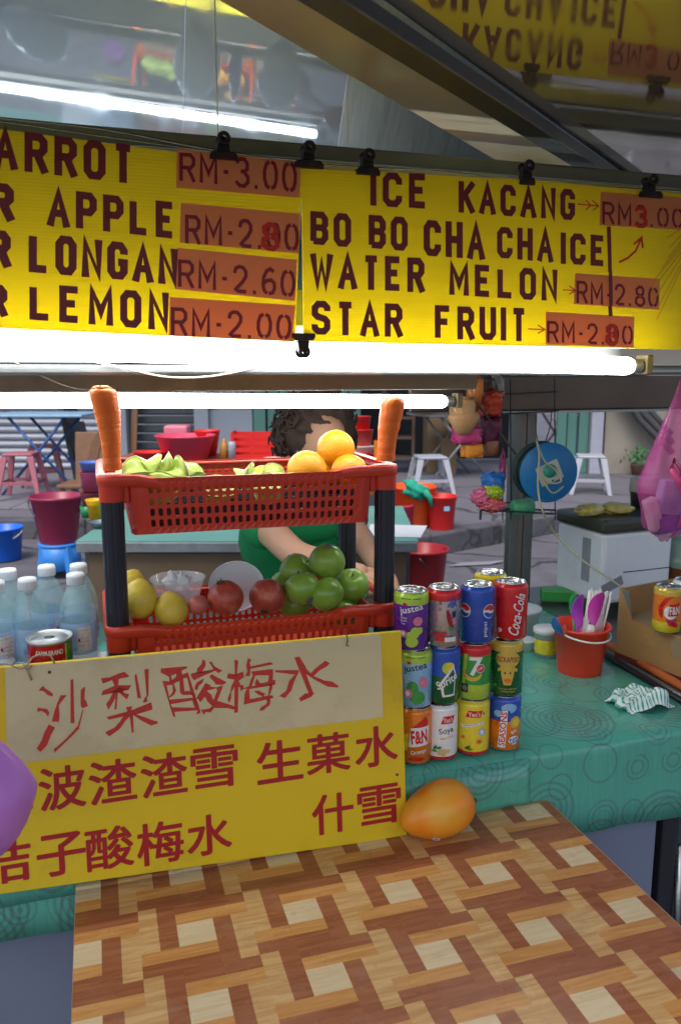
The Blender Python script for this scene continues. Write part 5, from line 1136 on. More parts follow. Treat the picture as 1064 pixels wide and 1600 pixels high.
blob('scoop_end', m_white, t, (.012, .008, .016), .05, 1, 1, seg=20); MB().tube([(0, 0, -.08), (0, 0, -.01)], .004, 8).build('scoop_stem', m_white, t)
# plastic tubs between the cans and the pail
def tub(label, px, py, r, h, yellow=False):
    p = UV(gz(px, py, CZ)); t = stall_thing('plastic_tub', label, 'tub', p.x, p.y + r * .9, CZ + .0025, group='plastic tubs beside the pail')
    MB().lathe([(0, .002), (r * .86, 0), (r * .95, h * .9), (r, h * .91), (r, h), (r * .93, h), (r * .9, h * .9), (r * .82, .006), (0, .004)], 36).build('tub_body', M('tub_clear', (.7, .74, .76), .3, var=.05, alpha=.55), t, smooth=True)
    if yellow:
        MB().lathe([(r * .885, h * .16), (r * .95, h * .66)], 36).build('yellow_band', K['yellow'], t, smooth=True)
        MB().lathe([(r * .97, h * .84), (r * 1.03, h * .86), (r * 1.03, h * .99), (r * .98, h * 1.01), (0, h * 1.005)], 36).build('tub_lid', M('tub_lid_white', (.7, .73, .76), .35, alpha=.9), t, smooth=True)
    else:
        MB().lathe([(r * .96, h * .97), (r * 1.04, h * .98), (r * 1.04, h * 1.04), (r * .98, h * 1.05), (0, h * 1.045)], 36).build('tub_lid', m_frost, t, smooth=True)
tub('low tub with a wide yellow band and white lid left of the red pail', 862, 1032, .0345, .078, True)
tub('tall clear lidded tub behind the cola and bull cans', 826, 1000, .058, .075)
tub('small clear cup half hidden behind the dark green can', 826, 1022, .03, .03)
t = stall_thing('green_box', 'green plastic box on the back of the counter beneath the water boiler', 'box', 1.43, 2.235, CZ + .0025, dr=R(-25))
MB().box(-.05, .07, -.03, .03, 0, .04).build('box_shell', M('box_green', (.05, .33, .07), .4), t, bevel=.006)
# rag
rg = UV(gz(1000, 1103, CZ)); t = stall_thing('dish_rag', 'crumpled white and mint checked rag lying on the tablecloth by the rail', 'rag', rg.x, rg.y, CZ + .003)
m_rag = M('rag_check', (.6, .68, .66), .9, var=0); n_, l_, b_ = nodes_of(m_rag)
uvn = n_.new('ShaderNodeUVMap'); ck = n_.new('ShaderNodeTexWave'); ck.inputs['Scale'].default_value = 3.2; ck.bands_direction = 'X'; ck.inputs['Distortion'].default_value = .6; l_.new(uvn.outputs[0], ck.inputs[0])
ck2 = n_.new('ShaderNodeTexWave'); ck2.inputs['Scale'].default_value = 2.6; ck2.bands_direction = 'Y'; ck2.inputs['Distortion'].default_value = .6; l_.new(uvn.outputs[0], ck2.inputs[0])
mn = n_.new('ShaderNodeMath'); mn.operation = 'MULTIPLY'; l_.new(ck2.outputs['Fac'], mn.inputs[0])
gt = n_.new('ShaderNodeMapRange'); gt.inputs[1].default_value = .3; gt.inputs[2].default_value = .55; mn.operation = 'MULTIPLY_ADD'; mn.inputs[1].default_value = .3; l_.new(ck.outputs['Fac'], mn.inputs[2]); l_.new(mn.outputs[0], gt.inputs[0])
mx = n_.new('ShaderNodeMix'); mx.data_type = 'RGBA'; l_.new(gt.outputs[0], mx.inputs['Factor']); mx.inputs['A'].default_value = (.05, .38, .28, 1); mx.inputs['B'].default_value = (.78, .8, .8, 1); l_.new(mx.outputs['Result'], b_.inputs['Base Color'])
NG = 60; vs = []; uv = []
for i in range(NG + 1):
    for j in range(NG + 1):
        a, b = i / NG - .5, j / NG - .5; rr = math.hypot(a, b)
        x = .125 * a + .024 * noise.noise(Vector((a * 4, b * 4, 1))) - .012 * b; y = .085 * b + .018 * noise.noise(Vector((a * 4, b * 4, 5)))
        z = .026 + .03 * noise.noise(Vector((a * 4, b * 4, 3))) + .007 * noise.noise(Vector((a * 11, b * 11, 7))); z = max(z, .0005) * (1 - smoothstep(.42, .62, rr)) + .001
        if a > .28: y += .02 * (a - .28) * 3; z *= .5
        vs.append((x, y, z)); uv.append((a * 1.6, b * 1.6))
o = MB().add(vs, [(i * (NG + 1) + j, (i + 1) * (NG + 1) + j, (i + 1) * (NG + 1) + j + 1, i * (NG + 1) + j + 1) for i in range(NG) for j in range(NG)]).build('rag_cloth', m_rag, t, smooth=True)
ul = o.data.uv_layers.new(name='UVMap')
for lp in o.data.loops: ul.data[lp.index].uv = uv[lp.vertex_index]

# ------------------------------------------------------------------ white appliance (boiler) with dark lid, packets and pot on top
ap = stall_thing('water_boiler', 'white box-shaped ice machine with a dark lid at the back right of the counter', 'appliance', 1.475, 2.055, .831, dr=R(4))
m_app = M('appliance_white', (.74, .76, .83), .4, var=.05, dirt=.12)
MB().box(0, .27, 0, .235, 0, .225).build('housing', m_app, ap, bevel=.012)
MB().box(-.008, .278, -.008, .243, .2255, .27).build('dark_lid', M('lid_dark', (.05, .05, .035), .3, var=.3, dirt=.3), ap, bevel=.014)
MB().box(.08, .27, -.0015, -.0002, .098, .101).build('groove', K['black'], ap)
MB().box(-.0015, -.0002, .06, .10, .06, .2).build('side_recess', M('recess_grey', (.3, .31, .36), .4), ap)
MB().box(.02, .10, -.0013, -.0002, .03, .06).build('spec_label', M('spec_label', (.25, .26, .3), .4), ap, rot=(0, R(-20), 0))
for u in (.02, .26):
    for v in (.02, .21): MB().lathe([(0, -.0275), (.012, -.0275), (.012, -.0005), (0, -.0005)], 12, c=(u, v, 0)).build('foot', K['black'], ap)
m_crisp = M('packet_yellow', (.6, .5, .12), .25, var=.45, scale=30, bump=.6, bscale=60, dirt=.5, dirtcol=(.6, .6, .55))
for lab, px, py, r_ in (('left yellow and clear snack packet on the dark lid', 920, 802, R(10)), ('right yellow snack packet on the dark lid beside the pot', 962, 806, R(-25))):
    p = gv(px, py, 2.15); t = stall_thing('snack_packet', lab, 'packet', p.x, 2.15, 1.118, dr=r_, group='yellow snack packets on the ice machine')
    blob('packet', m_crisp, t, (.05, .035, .018), .35, 2.2, px, seg=28)
p = gv(1000, 805, 2.27); t = stall_thing('steamer_pot', 'small pot with ribbed dark base and cream lid behind the snack packets', 'pot', p.x, 2.235, 1.1025)
MB().lathe([(0, 0), (.055, 0), (.06, .045), (.063, .05)], 40).build('pot_base', M('pot_dark', (.06, .06, .07), .4, metal=.4), t, smooth=True)
MB().lathe([(.063, .0505), (.064, .055), (.062, .09), (.055, .096), (0, .097)], 40).build('pot_lid', M('pot_cream', (.42, .4, .33), .45), t, smooth=True)
p = gv(1062, 900, 2.1); t = stall_thing('covered_jar', 'brown glass jar under a pale green lid at the right edge behind the carton', 'jar', p.x + .04, 2.13, .803)
MB().lathe([(0, 0), (.09, 0), (.095, .02), (.095, .12)], 40).build('jar_glass', M('jar_brown', (.16, .05, .015), .2, var=.3), t, smooth=True)
MB().lathe([(.098, .1205), (.1, .125), (.1, .15), (.09, .16), (.085, .2), (.07, .215), (0, .22)], 40).build('jar_lid', M('jar_lid_green', (.22, .32, .27), .3, var=.2), t, smooth=True)
# ------------------------------------------------------------------ cable reel
cp_ = gv(855, 738, 2.05); reel = stall_thing('cable_reel', 'round blue extension cable reel with a pale socket plate hanging on the rack', 'cable reel', cp_.x, 2.05, cp_.z, dr=R(-8))
m_rb = M('reel_blue', (.01, .16, .42), .38, var=.15, scale=8)
ry90 = (R(90), 0, 0)
MB().lathe([(0, -.012), (.086, -.012), (.0885, -.01), (.0885, -.005), (.086, -.003), (0, -.003)], 56).build('front_flange', m_rb, reel, smooth=True, rot=(R(-90), 0, 0))
MB().lathe([(.07, .012 - .015), (.084, .012), (.088, .014)], 56).build('flange_ring', m_rb, reel, smooth=True, rot=(R(90), 0, 0), loc=(0, 0, 0)) if False else None
MB().lathe([(0, .0), (.078, .0), (.078, .05), (0, .05)], 48).build('wound_cable', M('cable_dark_green', (.015, .04, .03), .5, var=.3, stretch=(1, 1, 60)), reel, smooth=True, rot=(R(-90), 0, 0))
MB().lathe([(0, .0505), (.086, .0505), (.0885, .053), (.086, .056), (0, .056)], 56).build('rear_flange', M('reel_rear', (.01, .05, .06), .5), reel, smooth=True, rot=(R(-90), 0, 0))
pl_ = MB().box(-.036, .036, -.0165, -.0125, -.03, .03).build('socket_plate', M('socket_plate', (.45, .47, .42), .5, dirt=.25), reel, bevel=.002, rot=(0, R(-24), 0))
MB().lathe([(0, .0), (.02, .0), (.02, .004), (0, .004)], 28).build('socket_cover', M('socket_teal', (.03, .3, .22), .4), pl_, smooth=True, rot=ry90, loc=(.002, -.0167, .006))
for (x, z) in ((-.026, -.012), (.024, -.016), (.0, -.024)): MB().lathe([(0, 0), (.0028, 0), (.0028, .0006), (0, .0006)], 12).build('socket_hole', K['black'], pl_, rot=ry90, loc=(x, -.0167, z))
for k in range(3):
    a = R(200 + k * 40); MB().lathe([(0, 0), (.004, 0), (.004, .0012), (0, .0012)], 12).build('rivet', m_rb, reel, rot=ry90, loc=(.07 * math.cos(a), -.0121, .07 * math.sin(a)))
wire('power_cord', 'cream cord hanging from the reel and running down past the ice machine', [gv(880, 760, 2.00), gv(862, 770, 1.98), gv(846, 745, 1.98), gv(856, 765 - 10, 1.98), gv(876, 752, 1.98), gv(868, 735, 2.00), gv(850, 720, 2.00), gv(838, 690, 2.02), gv(842, 710, 2.00), gv(840, 760, 1.98), gv(848, 800, 1.96), gv(870, 838, 2.0), gv(905, 872, 1.95), gv(945, 900, 1.88), gv(982, 925, 1.72)], .0028, M('cord_cream', (.42, .4, .27), .5), cat='cable')
wire('hook_wire', 'thin red brown wires from which the cable reel hangs', [gv(835, 640, 2.14), gv(838, 680, 2.12), gv(846, 700, 2.1), gv(858, 670, 2.13), gv(862, 640, 2.14)], .0018, M('wire_rust', (.16, .06, .04), .6), cat='wire')
# ------------------------------------------------------------------ wire rack on the corner post
m_blk = M('rack_wire_black', (.03, .04, .055), .4, metal=.3)
wr = stall_thing('wire_rack', 'black wire grid rack with a shelf fixed beside the corner post', 'rack', 0, 0, 0)
VR = 2.2
for px in (784, 797, 866): a, b = gv(px, 592, VR), gv(px + 1, 812, VR); MB().tube([a, b], .0022, 6).build('upright_wire', m_blk, wr)
for px0, px1, y0, y1 in ((778, 870, 616, 612), (770, 872, 648, 642), (745, 872, 790, 778)): MB().tube([gv(px0, y0, VR - .005), gv(px1, y1, VR - .005)], .002, 6).build('cross_wire', m_blk, wr)
sa, sb_ = gv(750, 796, 2.05), gv(868, 800, 2.05); sc_, sd_ = gv(775, 800, 2.2), gv(866, 798, 2.2)
MB().tube([gv(750, 797, 2.06), gv(868, 803, 2.06), gv(868, 797, 2.2), gv(770, 795, 2.2)], .003, 6, closed=True).build('shelf_frame', m_blk, wr)
for k in range(9):
    s_ = (k + .5) / 9; MB().tube([gv(750 + 118 * s_, 797 + 6 * s_, 2.06), gv(770 + 96 * s_, 795 + 2 * s_, 2.2)], .0015, 5).build('shelf_wire', m_blk, wr)
MB().tube([gv(751, 797, 2.06), gv(750, 812, 2.06)], .004, 8).build('shelf_foot', m_blk, wr)
MB().tube([gv(728, 610, 2.1), gv(760, 650, 2.1), gv(806, 710, 2.12)], .0035, 6).build('diagonal_stay', M('stay_brown', (.09, .075, .06), .5), wr)
# ------------------------------------------------------------------ bags
def film(name, col, alpha=.75, rough=.25): return M(name, col, rough, var=.35, scale=30, bump=1., bscale=38, alpha=alpha, coat=.35)
def bagthing(label, px, py, v, sx, sz, sy, mat, amp=.35, seed=0, group=None, sq=0, name='plastic_bag', cat='bag', freq=2.2):
    p = gv(px, py, v); t = stall_thing(name, label, cat, p.x, v, p.z, group=group)
    def fn(q, d, th, ph):
        x, y, z = q
        if sq: 
            m_ = max(abs(d.x), abs(d.z), .3); k = (1 - sq) + sq / m_ * .85; x *= k; z *= k
        return Vector((x, y, z))
    blob('bag_film', mat, t, (sx, sy, sz), amp, freq, seed, seg=44, fn=fn)
    return t
bgp = 'bags and packets hanging at the wire rack'
s_ = 2.15 / FOC
bagthing('tan paper bag with a wide rim hanging right of the lower lamp', 722, 640, 2.06, 22 * s_, 22 * s_, .03, film('bag_tan', (.5, .27, .12), 1, .5), .15, 1, bgp, .4)
t = stall_thing('paper_bag_flap', 'flared lower edge', 'bag', 0, 0, 0) if False else None
p = gv(722, 650, 2.06); t = stall_thing('paper_cone', 'flared tan paper wrapper below the tan bag', 'wrapper', p.x, 2.05, p.z, group=bgp)
MB().lathe([(.016, .055), (.02, .03), (.045, .005), (.05, -.005), (.02, -.05), (.018, -.05), (.045, -.004), (.04, .005), (.014, .055)], 24, sy=.5).build('wrapper', film('bag_tan', (.5, .27, .12), 1, .5), t, smooth=True)
bagthing('orange plastic sheet hanging from the header', 741, 612, 2.1, 13 * s_, 28 * s_, .02, film('bag_orange', (.6, .18, .04), .95), .3, 2, bgp, .3)
bagthing('shiny red orange bag beside the wire grid', 766, 632, 2.13, 20 * s_, 22 * s_, .03, film('bag_red', (.6, .06, .02), .9), .5, 3, bgp, .3)
bagthing('dark printed pouch behind the red orange bag', 760, 605, 2.16, 16 * s_, 18 * s_, .02, film('bag_dark', (.1, .05, .04), 1), .4, 13, bgp)
bagthing('white plastic bag hanging behind the dark pouch', 776, 606, 2.19, 12 * s_, 26 * s_, .02, film('bag_white', (.5, .52, .5), .8), .4, 14, bgp)
bagthing('crinkled magenta bag under the tan wrapper', 728, 680, 2.08, 23 * s_, 15 * s_, .025, film('bag_magenta', (.55, .05, .2), .9), .3, 4, bgp, .9, freq=4)
bagthing('dark purple bag behind the magenta one', 763, 672, 2.13, 20 * s_, 26 * s_, .03, film('bag_purple', (.12, .01, .05), .95), .3, 5, bgp, .6)
bagthing('bright orange packet below the magenta bag', 736, 703, 2.09, 18 * s_, 13 * s_, .02, film('bag_amber', (.75, .25, .02), .95), .2, 6, bgp, .95, freq=3)
bagthing('brown packet right of the orange one', 765, 700, 2.12, 13 * s_, 14 * s_, .02, film('bag_brown', (.25, .08, .02), 1), .2, 7, bgp, .9)
bagthing('blue packet standing on the wire shelf', 770, 754, 2.12, 17 * s_, 20 * s_, .03, film('bag_blue', (.02, .16, .55), .9), .25, 8, bgp, .8)
bagthing('crumpled pink bag on the left end of the wire shelf', 752, 777, 2.08, 15 * s_, 13 * s_, .025, film('bag_pink', (.65, .12, .25), .85), .6, 9, bgp, freq=3.5)
bagthing('crumpled rose and orange bag in the middle of the wire shelf', 768, 789, 2.07, 20 * s_, 11 * s_, .025, film('bag_rose', (.6, .1, .13), .9), .6, 10, bgp, freq=3.5)
bagthing('lime green ribbon knot lying on the wire shelf', 772, 769, 2.06, 13 * s_, 9 * s_, .01, film('ribbon_lime', (.35, .5, .02), 1), .9, 11, bgp, freq=5)
bagthing('thin magenta strip hanging along the wire grid', 785, 735, 2.17, 5 * s_, 32 * s_, .01, film('bag_strip', (.4, .03, .2), .9), .5, 12, bgp)
p = gv(815, 792, 2.15); t = stall_thing('green_cup', 'light green plastic cup lying under the cable reel on the wire shelf', 'cup', p.x - .03, 2.15, p.z)
MB().lathe([(0, 0), (.022, 0), (.026, .06), (.028, .061), (.024, .002)], 30).build('cup_shell', M('cup_green', (.12, .5, .25), .35), t, smooth=True, rot=(0, R(90), 0))
# big pink mesh bag at the right edge
m_pinkm = film('pink_mesh_film', (.55, .06, .32), .45, .3)
p = gv(1045, 765, 1.5); t = stall_thing('pink_bag', 'translucent pink carrier bag with blue and white packets hanging at the right edge', 'bag', p.x, 1.5, p.z)
def fnb(q, d, th, ph):
    z = d.z; k = 1.
    if z > .1: k = max(.07, 1 - .93 * ((z - .1) / .9) ** .9)
    zz = q.z if z < .1 else .1 * .11 + (z - .1) / .9 * .27
    fold = 1 + (.12 * math.sin(ph * 7 + 1) * smoothstep(-.1, .6, z))
    return Vector((q.x * k * fold + .016 * smoothstep(.1, 1, z), q.y * k * fold, zz))
blob('bag_film', m_pinkm, t, (.075, .05, .115), .14, 2.2, 4, seg=64, fn=fnb)
MB().tube([(.016, 0, .27), (.018, 0, .29), (.018, .0, .32)], [.006, .003, .002], 8).build('hang_loop', m_pinkm, t, smooth=True)
m_pk = film('pink_handle', (.62, .06, .22), .8, .3)
MB().tube([(-.035, -.045, .055), (-.01, -.05, .02), (.005, -.052, -.03), (-.01, -.05, -.08)], [.007, .009, .006, .003], 6).build('handle_strap', m_pk, t, smooth=True)
MB().tube([(-.035, -.045, .055), (-.03, -.045, .075), (.0, -.045, .04), (.04, -.04, .03)], [.006, .004, .006, .007], 6).build('handle_strap', m_pk, t, smooth=True)
for lab, x, z, sx, sz, r_, mt_ in (('blue packet at the bottom of the pink bag', .02, -.075, .055, .022, R(-8), film('pack_blue', (.03, .06, .4), 1)), ('white card packet standing left in the pink bag', -.04, -.055, .016, .04, R(-20), film('pack_white', (.6, .5, .55), 1)), ('lilac packet in the middle of the pink bag', .01, -.02, .04, .04, R(10), film('pack_lilac', (.35, .3, .6), 1)), ('deep blue packet at the right of the pink bag', .055, .035, .022, .02, R(5), film('pack_deep', (.01, .08, .4), 1))):
    q = stall_thing('packet', lab, 'packet', p.x + x, 1.5, p.z + z, group='packets inside the pink bag'); q.rotation_euler = (0, r_, YAW)
    MB().box(-sx, sx, -.012, .012, -sz, sz).build('packet_body', mt_, q, bevel=.006)
wire('bag_hook', 'thin wire hook from the canopy that carries the pink bag', [Vector((p.x + .018, 1.5, p.z + .318)), Vector((p.x + .018, 1.5, 1.64)), Vector((p.x + .018, 1.48, 1.72)), Vector((p.x + .018, 1.44, 1.93))], .0015, m_wire_d, cat='hook')
# purple plastic bag at the left edge near the viewer
p = gv(-16, 1240, 1.05); t = stall_thing('purple_bag', 'smooth translucent purple carrier bag bulging in from the left edge of the picture', 'bag', p.x, 1.05, p.z)
def fnl(q, d, th, ph):
    z = d.z; k = 1.
    if z > 0: k = max(.1, 1 - z ** 1.3 * .9)
    else: k = 1 - .42 * (-z) ** 1.4
    return Vector((q.x * k * (1 + .04 * math.sin(3 * ph + 4 * z)), q.y * k, q.z * (1.05 if z > 0 else 1)))
blob('bag_film', M('bag_violet', (.5, .19, .62), .35, var=.12, scale=5, bump=1., bscale=7, alpha=.88, coat=.1, stretch=(1, 1, .35)), t, (.058, .05, .092), .06, 1.6, 3, seg=64, fn=fnl)
MB().tube([(0, 0, .095), (-.01, 0, .2), (-.02, .05, .5), (-.02, .3, .86)], [.006, .004, .003, .002], 8).build('bag_neck', MATS['bag_violet'], t, smooth=True)
# clear bags hanging behind the menu boards (seen mirrored in the canopy)
m_cb = film('clear_bag_film', (.8, .84, .8), .8, .3)
for lab, u, z, sx, sz in (('milky clear bag hanging behind the left menu board, mirrored in the canopy', .31, 1.905, .08, .165), ('second milky bag hanging behind the right menu board', .63, 1.90, .075, .155), ('milky bag hanging far left behind the menu board', -.27, 1.93, .11, .11)):
    t = stall_thing('clear_bag', lab, 'bag', u, 2.0, z, group='clear bags hung behind the menu boards')
    blob('bag_film', m_cb, t, (sx, .03, sz), .3, 2.2, u * 10, seg=36)
    MB().tube([(0, 0, sz * .9), (0, 0, sz * .9 + .5)], .0015, 6).build('tie', m_wire_w, t)
for lab, u, z, sx, sz, col in (('red net bag hung behind the right menu board', .9, 1.76, .07, .05, (.5, .03, .02)), ('violet bag hung between the milky ones', .46, 1.9, .022, .12, (.2, .12, .35))):
    t = stall_thing('hanging_bag', lab, 'bag', u, 2.02, z, group='coloured bags hung behind the menu boards')
    blob('bag_film', film('film_' + lab[:6].strip(), col, .95), t, (sx, .025, sz), .3, 2.2, u * 10, seg=30)

# ================================================================== BEHIND THE STALL
# work table
WT = .8
wt = thing('work_table', 'steel edged work table with teal sheet top behind the stall', 'table', (-.42, 3.5, 0))
m_teal = M('teal_sheet', (.13, .33, .28), .4, var=.2, scale=3, dirt=.2)
MB().box(-.77, .77, .0, .95, WT - .004, WT).build('sheet_top', m_teal, wt)
MB().box(-.765, .765, -.012, .95, WT - .05, WT - .0045).build('steel_rim', M('rim_steel', (.3, .34, .37), .4, metal=.7, var=.3, dirt=.3), wt, bevel=.003)
m_cab = M('cabinet_brown', (.12, .085, .055), .6, var=.25, scale=3, dirt=.3)
for k in range(2): MB().box(-.72 + k * .725, 0 + k * .72, .02, .04, .12, WT - .055).build('cabinet_door', m_cab, wt, bevel=.004)
MB().box(-.72, .72, .05, .9, .12, WT - .055).build('cabinet_body', M('cabinet_dark', (.06, .05, .04), .7), wt)
for x in (-.74, .7):
    for y in (.03, .88): MB().box(x, x + .035, y, y + .035, 0, WT - .055).build('leg', m_steel_dull, wt)
def on_wt(px, py): return gz(px, py, WT + .001)
def bt(name, label, cat, loc, prof, mat, group=None, smooth=True, n=36, part='shell'):
    t = thing(name, label, cat, loc, 0, group); MB().lathe(prof, n).build(part, mat, t, smooth=smooth); return t
p = on_wt(150, 815)
bt('yellow_cup', 'yellow plastic cup standing on the left corner of the work table', 'cup', p, [(0, .002), (.03, 0), (.035, .08), (.045, .11), (.046, .115), (.04, .11), (.03, .005), (0, .005)], M('cup_yellow', (.75, .45, .01), .35))
t = bt('green_cup', 'small dark green cup behind the yellow cup on the work table', 'cup', on_wt(138, 808), [(0, 0), (.03, 0), (.038, .06), (.035, .06), (.028, .004), (0, .004)], M('cup_dkgreen', (.01, .22, .08), .35))
bt('steel_bowl', 'shallow steel bowl at the left edge of the work table', 'bowl', on_wt(157, 824), [(0, 0), (.04, 0), (.06, .03), (.063, .032), (.055, .028), (.038, .004), (0, .004)], m_steel)
pp = MB().add([(0, 0, 0), (.24, -.02, 0), (.3, .26, 0), (.02, .3, 0)], [(0, 1, 2, 3)]).build('paper_sheet', M('paper_white', (.6, .62, .63), .7), None, solid=.001); pp.location = gz(575, 838, WT + .003); tag(pp, 'white paper sheet lying on the right end of the work table', 'paper')
# second table: red wood, with basins
T2 = thing('red_table', 'red brown wooden table standing further back, covered with plastic basins', 'table', (-1.05, 6.75, .0))
m_rt = M('table_redwood', (.3, .075, .045), .4, var=.2, scale=4, stretch=(1, 8, 1))
MB().box(-.95, .95, 0, .8, .75, .79).build('tabletop', m_rt, T2, bevel=.006)
MB().box(-.9, .9, .05, .08, .66, .749).build('apron', m_rt, T2)
for x in (-.88, .83):
    for y in (.04, .7): MB().box(x, x + .05, y, y + .05, 0, .749).build('leg', M('leg_brown', (.14, .05, .03), .6), T2)
m_basin = M('basin_rose', (.62, .06, .12), .4, var=.08); m_rplastic = M('plastic_red', (.6, .02, .02), .4, var=.1)
def tz(px, d): p = gd(px, 715, d); return (p.x, p.y, .791)
bt('wash_basin', 'large rose pink plastic basin in the middle of the red table', 'basin', tz(291, 7.0), [(0, 0), (.19, 0), (.25, .2), (.265, .205), (.265, .215), (.245, .21), (.18, .01), (0, .01)], m_basin)
bt('low_basin', 'low bright red dish left of the large pink basin', 'basin', tz(237, 6.85), [(0, 0), (.12, 0), (.15, .08), (.155, .085), (.14, .08), (.11, .01), (0, .01)], m_rplastic)
t = thing('pink_tub', 'pale pink tub standing behind the large pink basin', 'tub', tz(279, 7.45)); MB().box(-.11, .11, -.09, .09, 0, .27).build('tub_body', M('tub_pink', (.6, .17, .25), .4), t, bevel=.02)
bt('red_bucket', 'red bucket on the red table right of the large pink basin', 'bucket', tz(325, 7.3), [(0, 0), (.08, 0), (.115, .22), (.12, .225), (.12, .235), (.11, .23), (.075, .01), (0, .01)], m_rplastic)
bt('sauce_bottle', 'amber sauce bottle between the red bucket and the red crate', 'bottle', tz(351, 7.0), [(0, 0), (.04, 0), (.04, .1), (.03, .14), (.015, .16), (.015, .18), (0, .18)], M('sauce_amber', (.4, .2, .05), .3, var=.3))
bt('water_jar', 'clear bluish jar beside the amber bottle on the red table', 'jar', tz(363, 6.95), [(0, 0), (.035, 0), (.035, .13), (.03, .16), (0, .16)], M('jar_blueish', (.3, .36, .45), .2))
t = thing('red_crate', 'open red plastic crate with slotted walls on the right of the red table', 'crate', tz(400, 7.1))
mb = MB()
for k in range(4): MB().box(-.19, .19, -.16, -.15, .01 + .06 * k, .045 + .06 * k).build('crate_bar', m_rplastic, t)
for k in range(4): MB().box(-.19, .19, .15, .16, .01 + .06 * k, .045 + .06 * k).build('crate_bar', m_rplastic, t)
for x in (-.19, -.02, .17): MB().box(x, x + .02, -.165, -.1605, 0, .24).build('crate_post', m_rplastic, t)
for x in (-.2, .19): MB().box(x, x + .01, -.15, .15, 0, .24).build('crate_end', m_rplastic, t)
bt('white_bowl', 'small white bowl in front of the red crate', 'bowl', tz(427, 6.6), [(0, 0), (.035, 0), (.075, .05), (.078, .055), (.07, .05), (.03, .006), (0, .006)], m_white)
# things left of the rack
def mug(label, px, py, col, r, h, grp='stacked plastic containers on the left of the work table', z=None):
    p = gd(px, py, 4.2); t = thing('plastic_container', label, 'container', (p.x, p.y, z), 0, grp)
    MB().lathe([(0, 0), (r * .8, 0), (r, h), (r * 1.06, h + .004), (r * .95, h), (r * .75, .004), (0, .004)], 30).build('container_shell', M('cont_' + label.split()[0], col, .35, alpha=.9), t, smooth=True)
zz = WT + .002
mug('maroon lowest container of the stack beside the left carrot', 145, 800, (.2, .05, .08), .055, .12, z=zz); mug('rose middle container of the stack beside the left carrot', 145, 770, (.5, .08, .2), .058, .1, z=zz + .127); mug('blue topmost container of the stack beside the left carrot', 145, 740, (.1, .2, .6), .065, .045, z=zz + .233)
t = thing('wooden_chair', 'brown wooden chair with slanted back beyond the left end of the work table', 'chair', tuple(gz(132, 830, .0)))
m_chw = M('chair_wood', (.17, .09, .05), .55, var=.3)
x0 = t.location
MB().box(-.25, .2, .0, .4, .42, .46).build('seat', m_chw, t, bevel=.01)
MB().prism([(-.05, .3), (.12, .9), (.2, 1.0), (.27, .98), (.2, .82), (.06, .28)], .0, .03, axis='y').build('armrest', m_chw, t, bevel=.006)
MB().box(-.2, .2, .36, .39, .5, 1.0).build('backrest', m_chw, t, bevel=.01, rot=(R(-8), 0, 0))
for x in (-.22, .15):
    for y in (.02, .35): MB().box(x, x + .04, y, y + .04, 0, .419).build('leg', m_chw, t)
# buckets
def g0(px, py, z=0.): p = gz(px, py, z); return (p.x, p.y, p.z + .001)
kk = lambda px, py, z: gz(px, py, z).y * .98 / FOC
gb = 'plastic buckets on the ground behind the stall'
d = gz(16, 878, 0).y; t = pail('bucket', 'royal blue bucket standing on the road at the far left', (gz(12, 870, 0).x, d + .12, 0), .165, .135, .27, M('bucket_blue', (.005, .12, .62), .35), .15, m_white, htilt=60, group=gb)
t = thing('blue_stool', 'low blue plastic stool carrying the maroon bucket', 'stool', (gz(85, 905, 0).x, gz(85, 905, 0).y + .15, 0))
m_bst = M('stool_blue', (.03, .2, .6), .4, var=.1)
MB().lathe([(0, .235), (.15, .235), (.155, .24), (.155, .252), (.15, .258), (0, .258)], 30).build('seat', m_bst, t, smooth=True)
for a in (45, 135, 225, 315): MB().tube([(.12 * math.cos(R(a)), .12 * math.sin(R(a)), .235), (.16 * math.cos(R(a)), .16 * math.sin(R(a)), 0)], [.04, .03], 6).build('leg', m_bst, t)
MB().lathe([(.13, .05), (.15, .06), (.15, .23), (.13, .234)], 30).build('skirt', m_bst, t, smooth=True)
bl = t.location
pail('bucket', 'maroon bucket with black handle standing on the blue stool', (bl.x, bl.y, .26), .19, .135, .36, M('bucket_maroon', (.26, .02, .065), .35), .2, K['black'], htilt=35, hdir=R(15), group=gb, lip=.012)
pail('bucket', 'orange bucket on the kerb with a teal cloth over its rim', g0(645, 822, .173), .2, .155, .37, M('bucket_orange', (.7, .09, .015), .35), .15, m_rplastic, htilt=80, group=gb)
pail('bucket', 'red bucket with a pale blue sticker on the kerb', g0(689, 826, .173), .13, .105, .3, m_rplastic, .1, m_rplastic, htilt=80, group=gb)
t = bpy.data.objects[[o.name for o in bpy.data.objects if o.get('label') == 'red bucket with a pale blue sticker on the kerb'][0]]
v_, f_ = wrap([(.005, -.02), (.055, -.02), (.055, .02), (.005, .02)], [(0, 1, 2, 3)], .127, -Q, .003); MB().add([(x, y, z + .2) for x, y, z in v_], f_).build('sticker', K['ltblue'], t, fix=False)
pail('bucket', 'rose pink bucket half hidden behind the right end of the work table', g0(618, 855, .0), .17, .14, .4, M('bucket_rose', (.5, .04, .1), .4), .14, K['black'], htilt=40, hdir=R(80), group=gb)
pail('bucket', 'dark red bucket with black handle on the road right of the work table', g0(660, 935, 0), .165, .13, .36, M('bucket_darkred', (.3, .008, .015), .35), .15, K['black'], htilt=40, hdir=R(75), group=gb, lip=.012)
p = Vector(g0(645, 822, .173)); t = thing('teal_cloth', 'teal cloth draped over the rim of the orange bucket', 'cloth', (p.x, p.y - .2, .53))
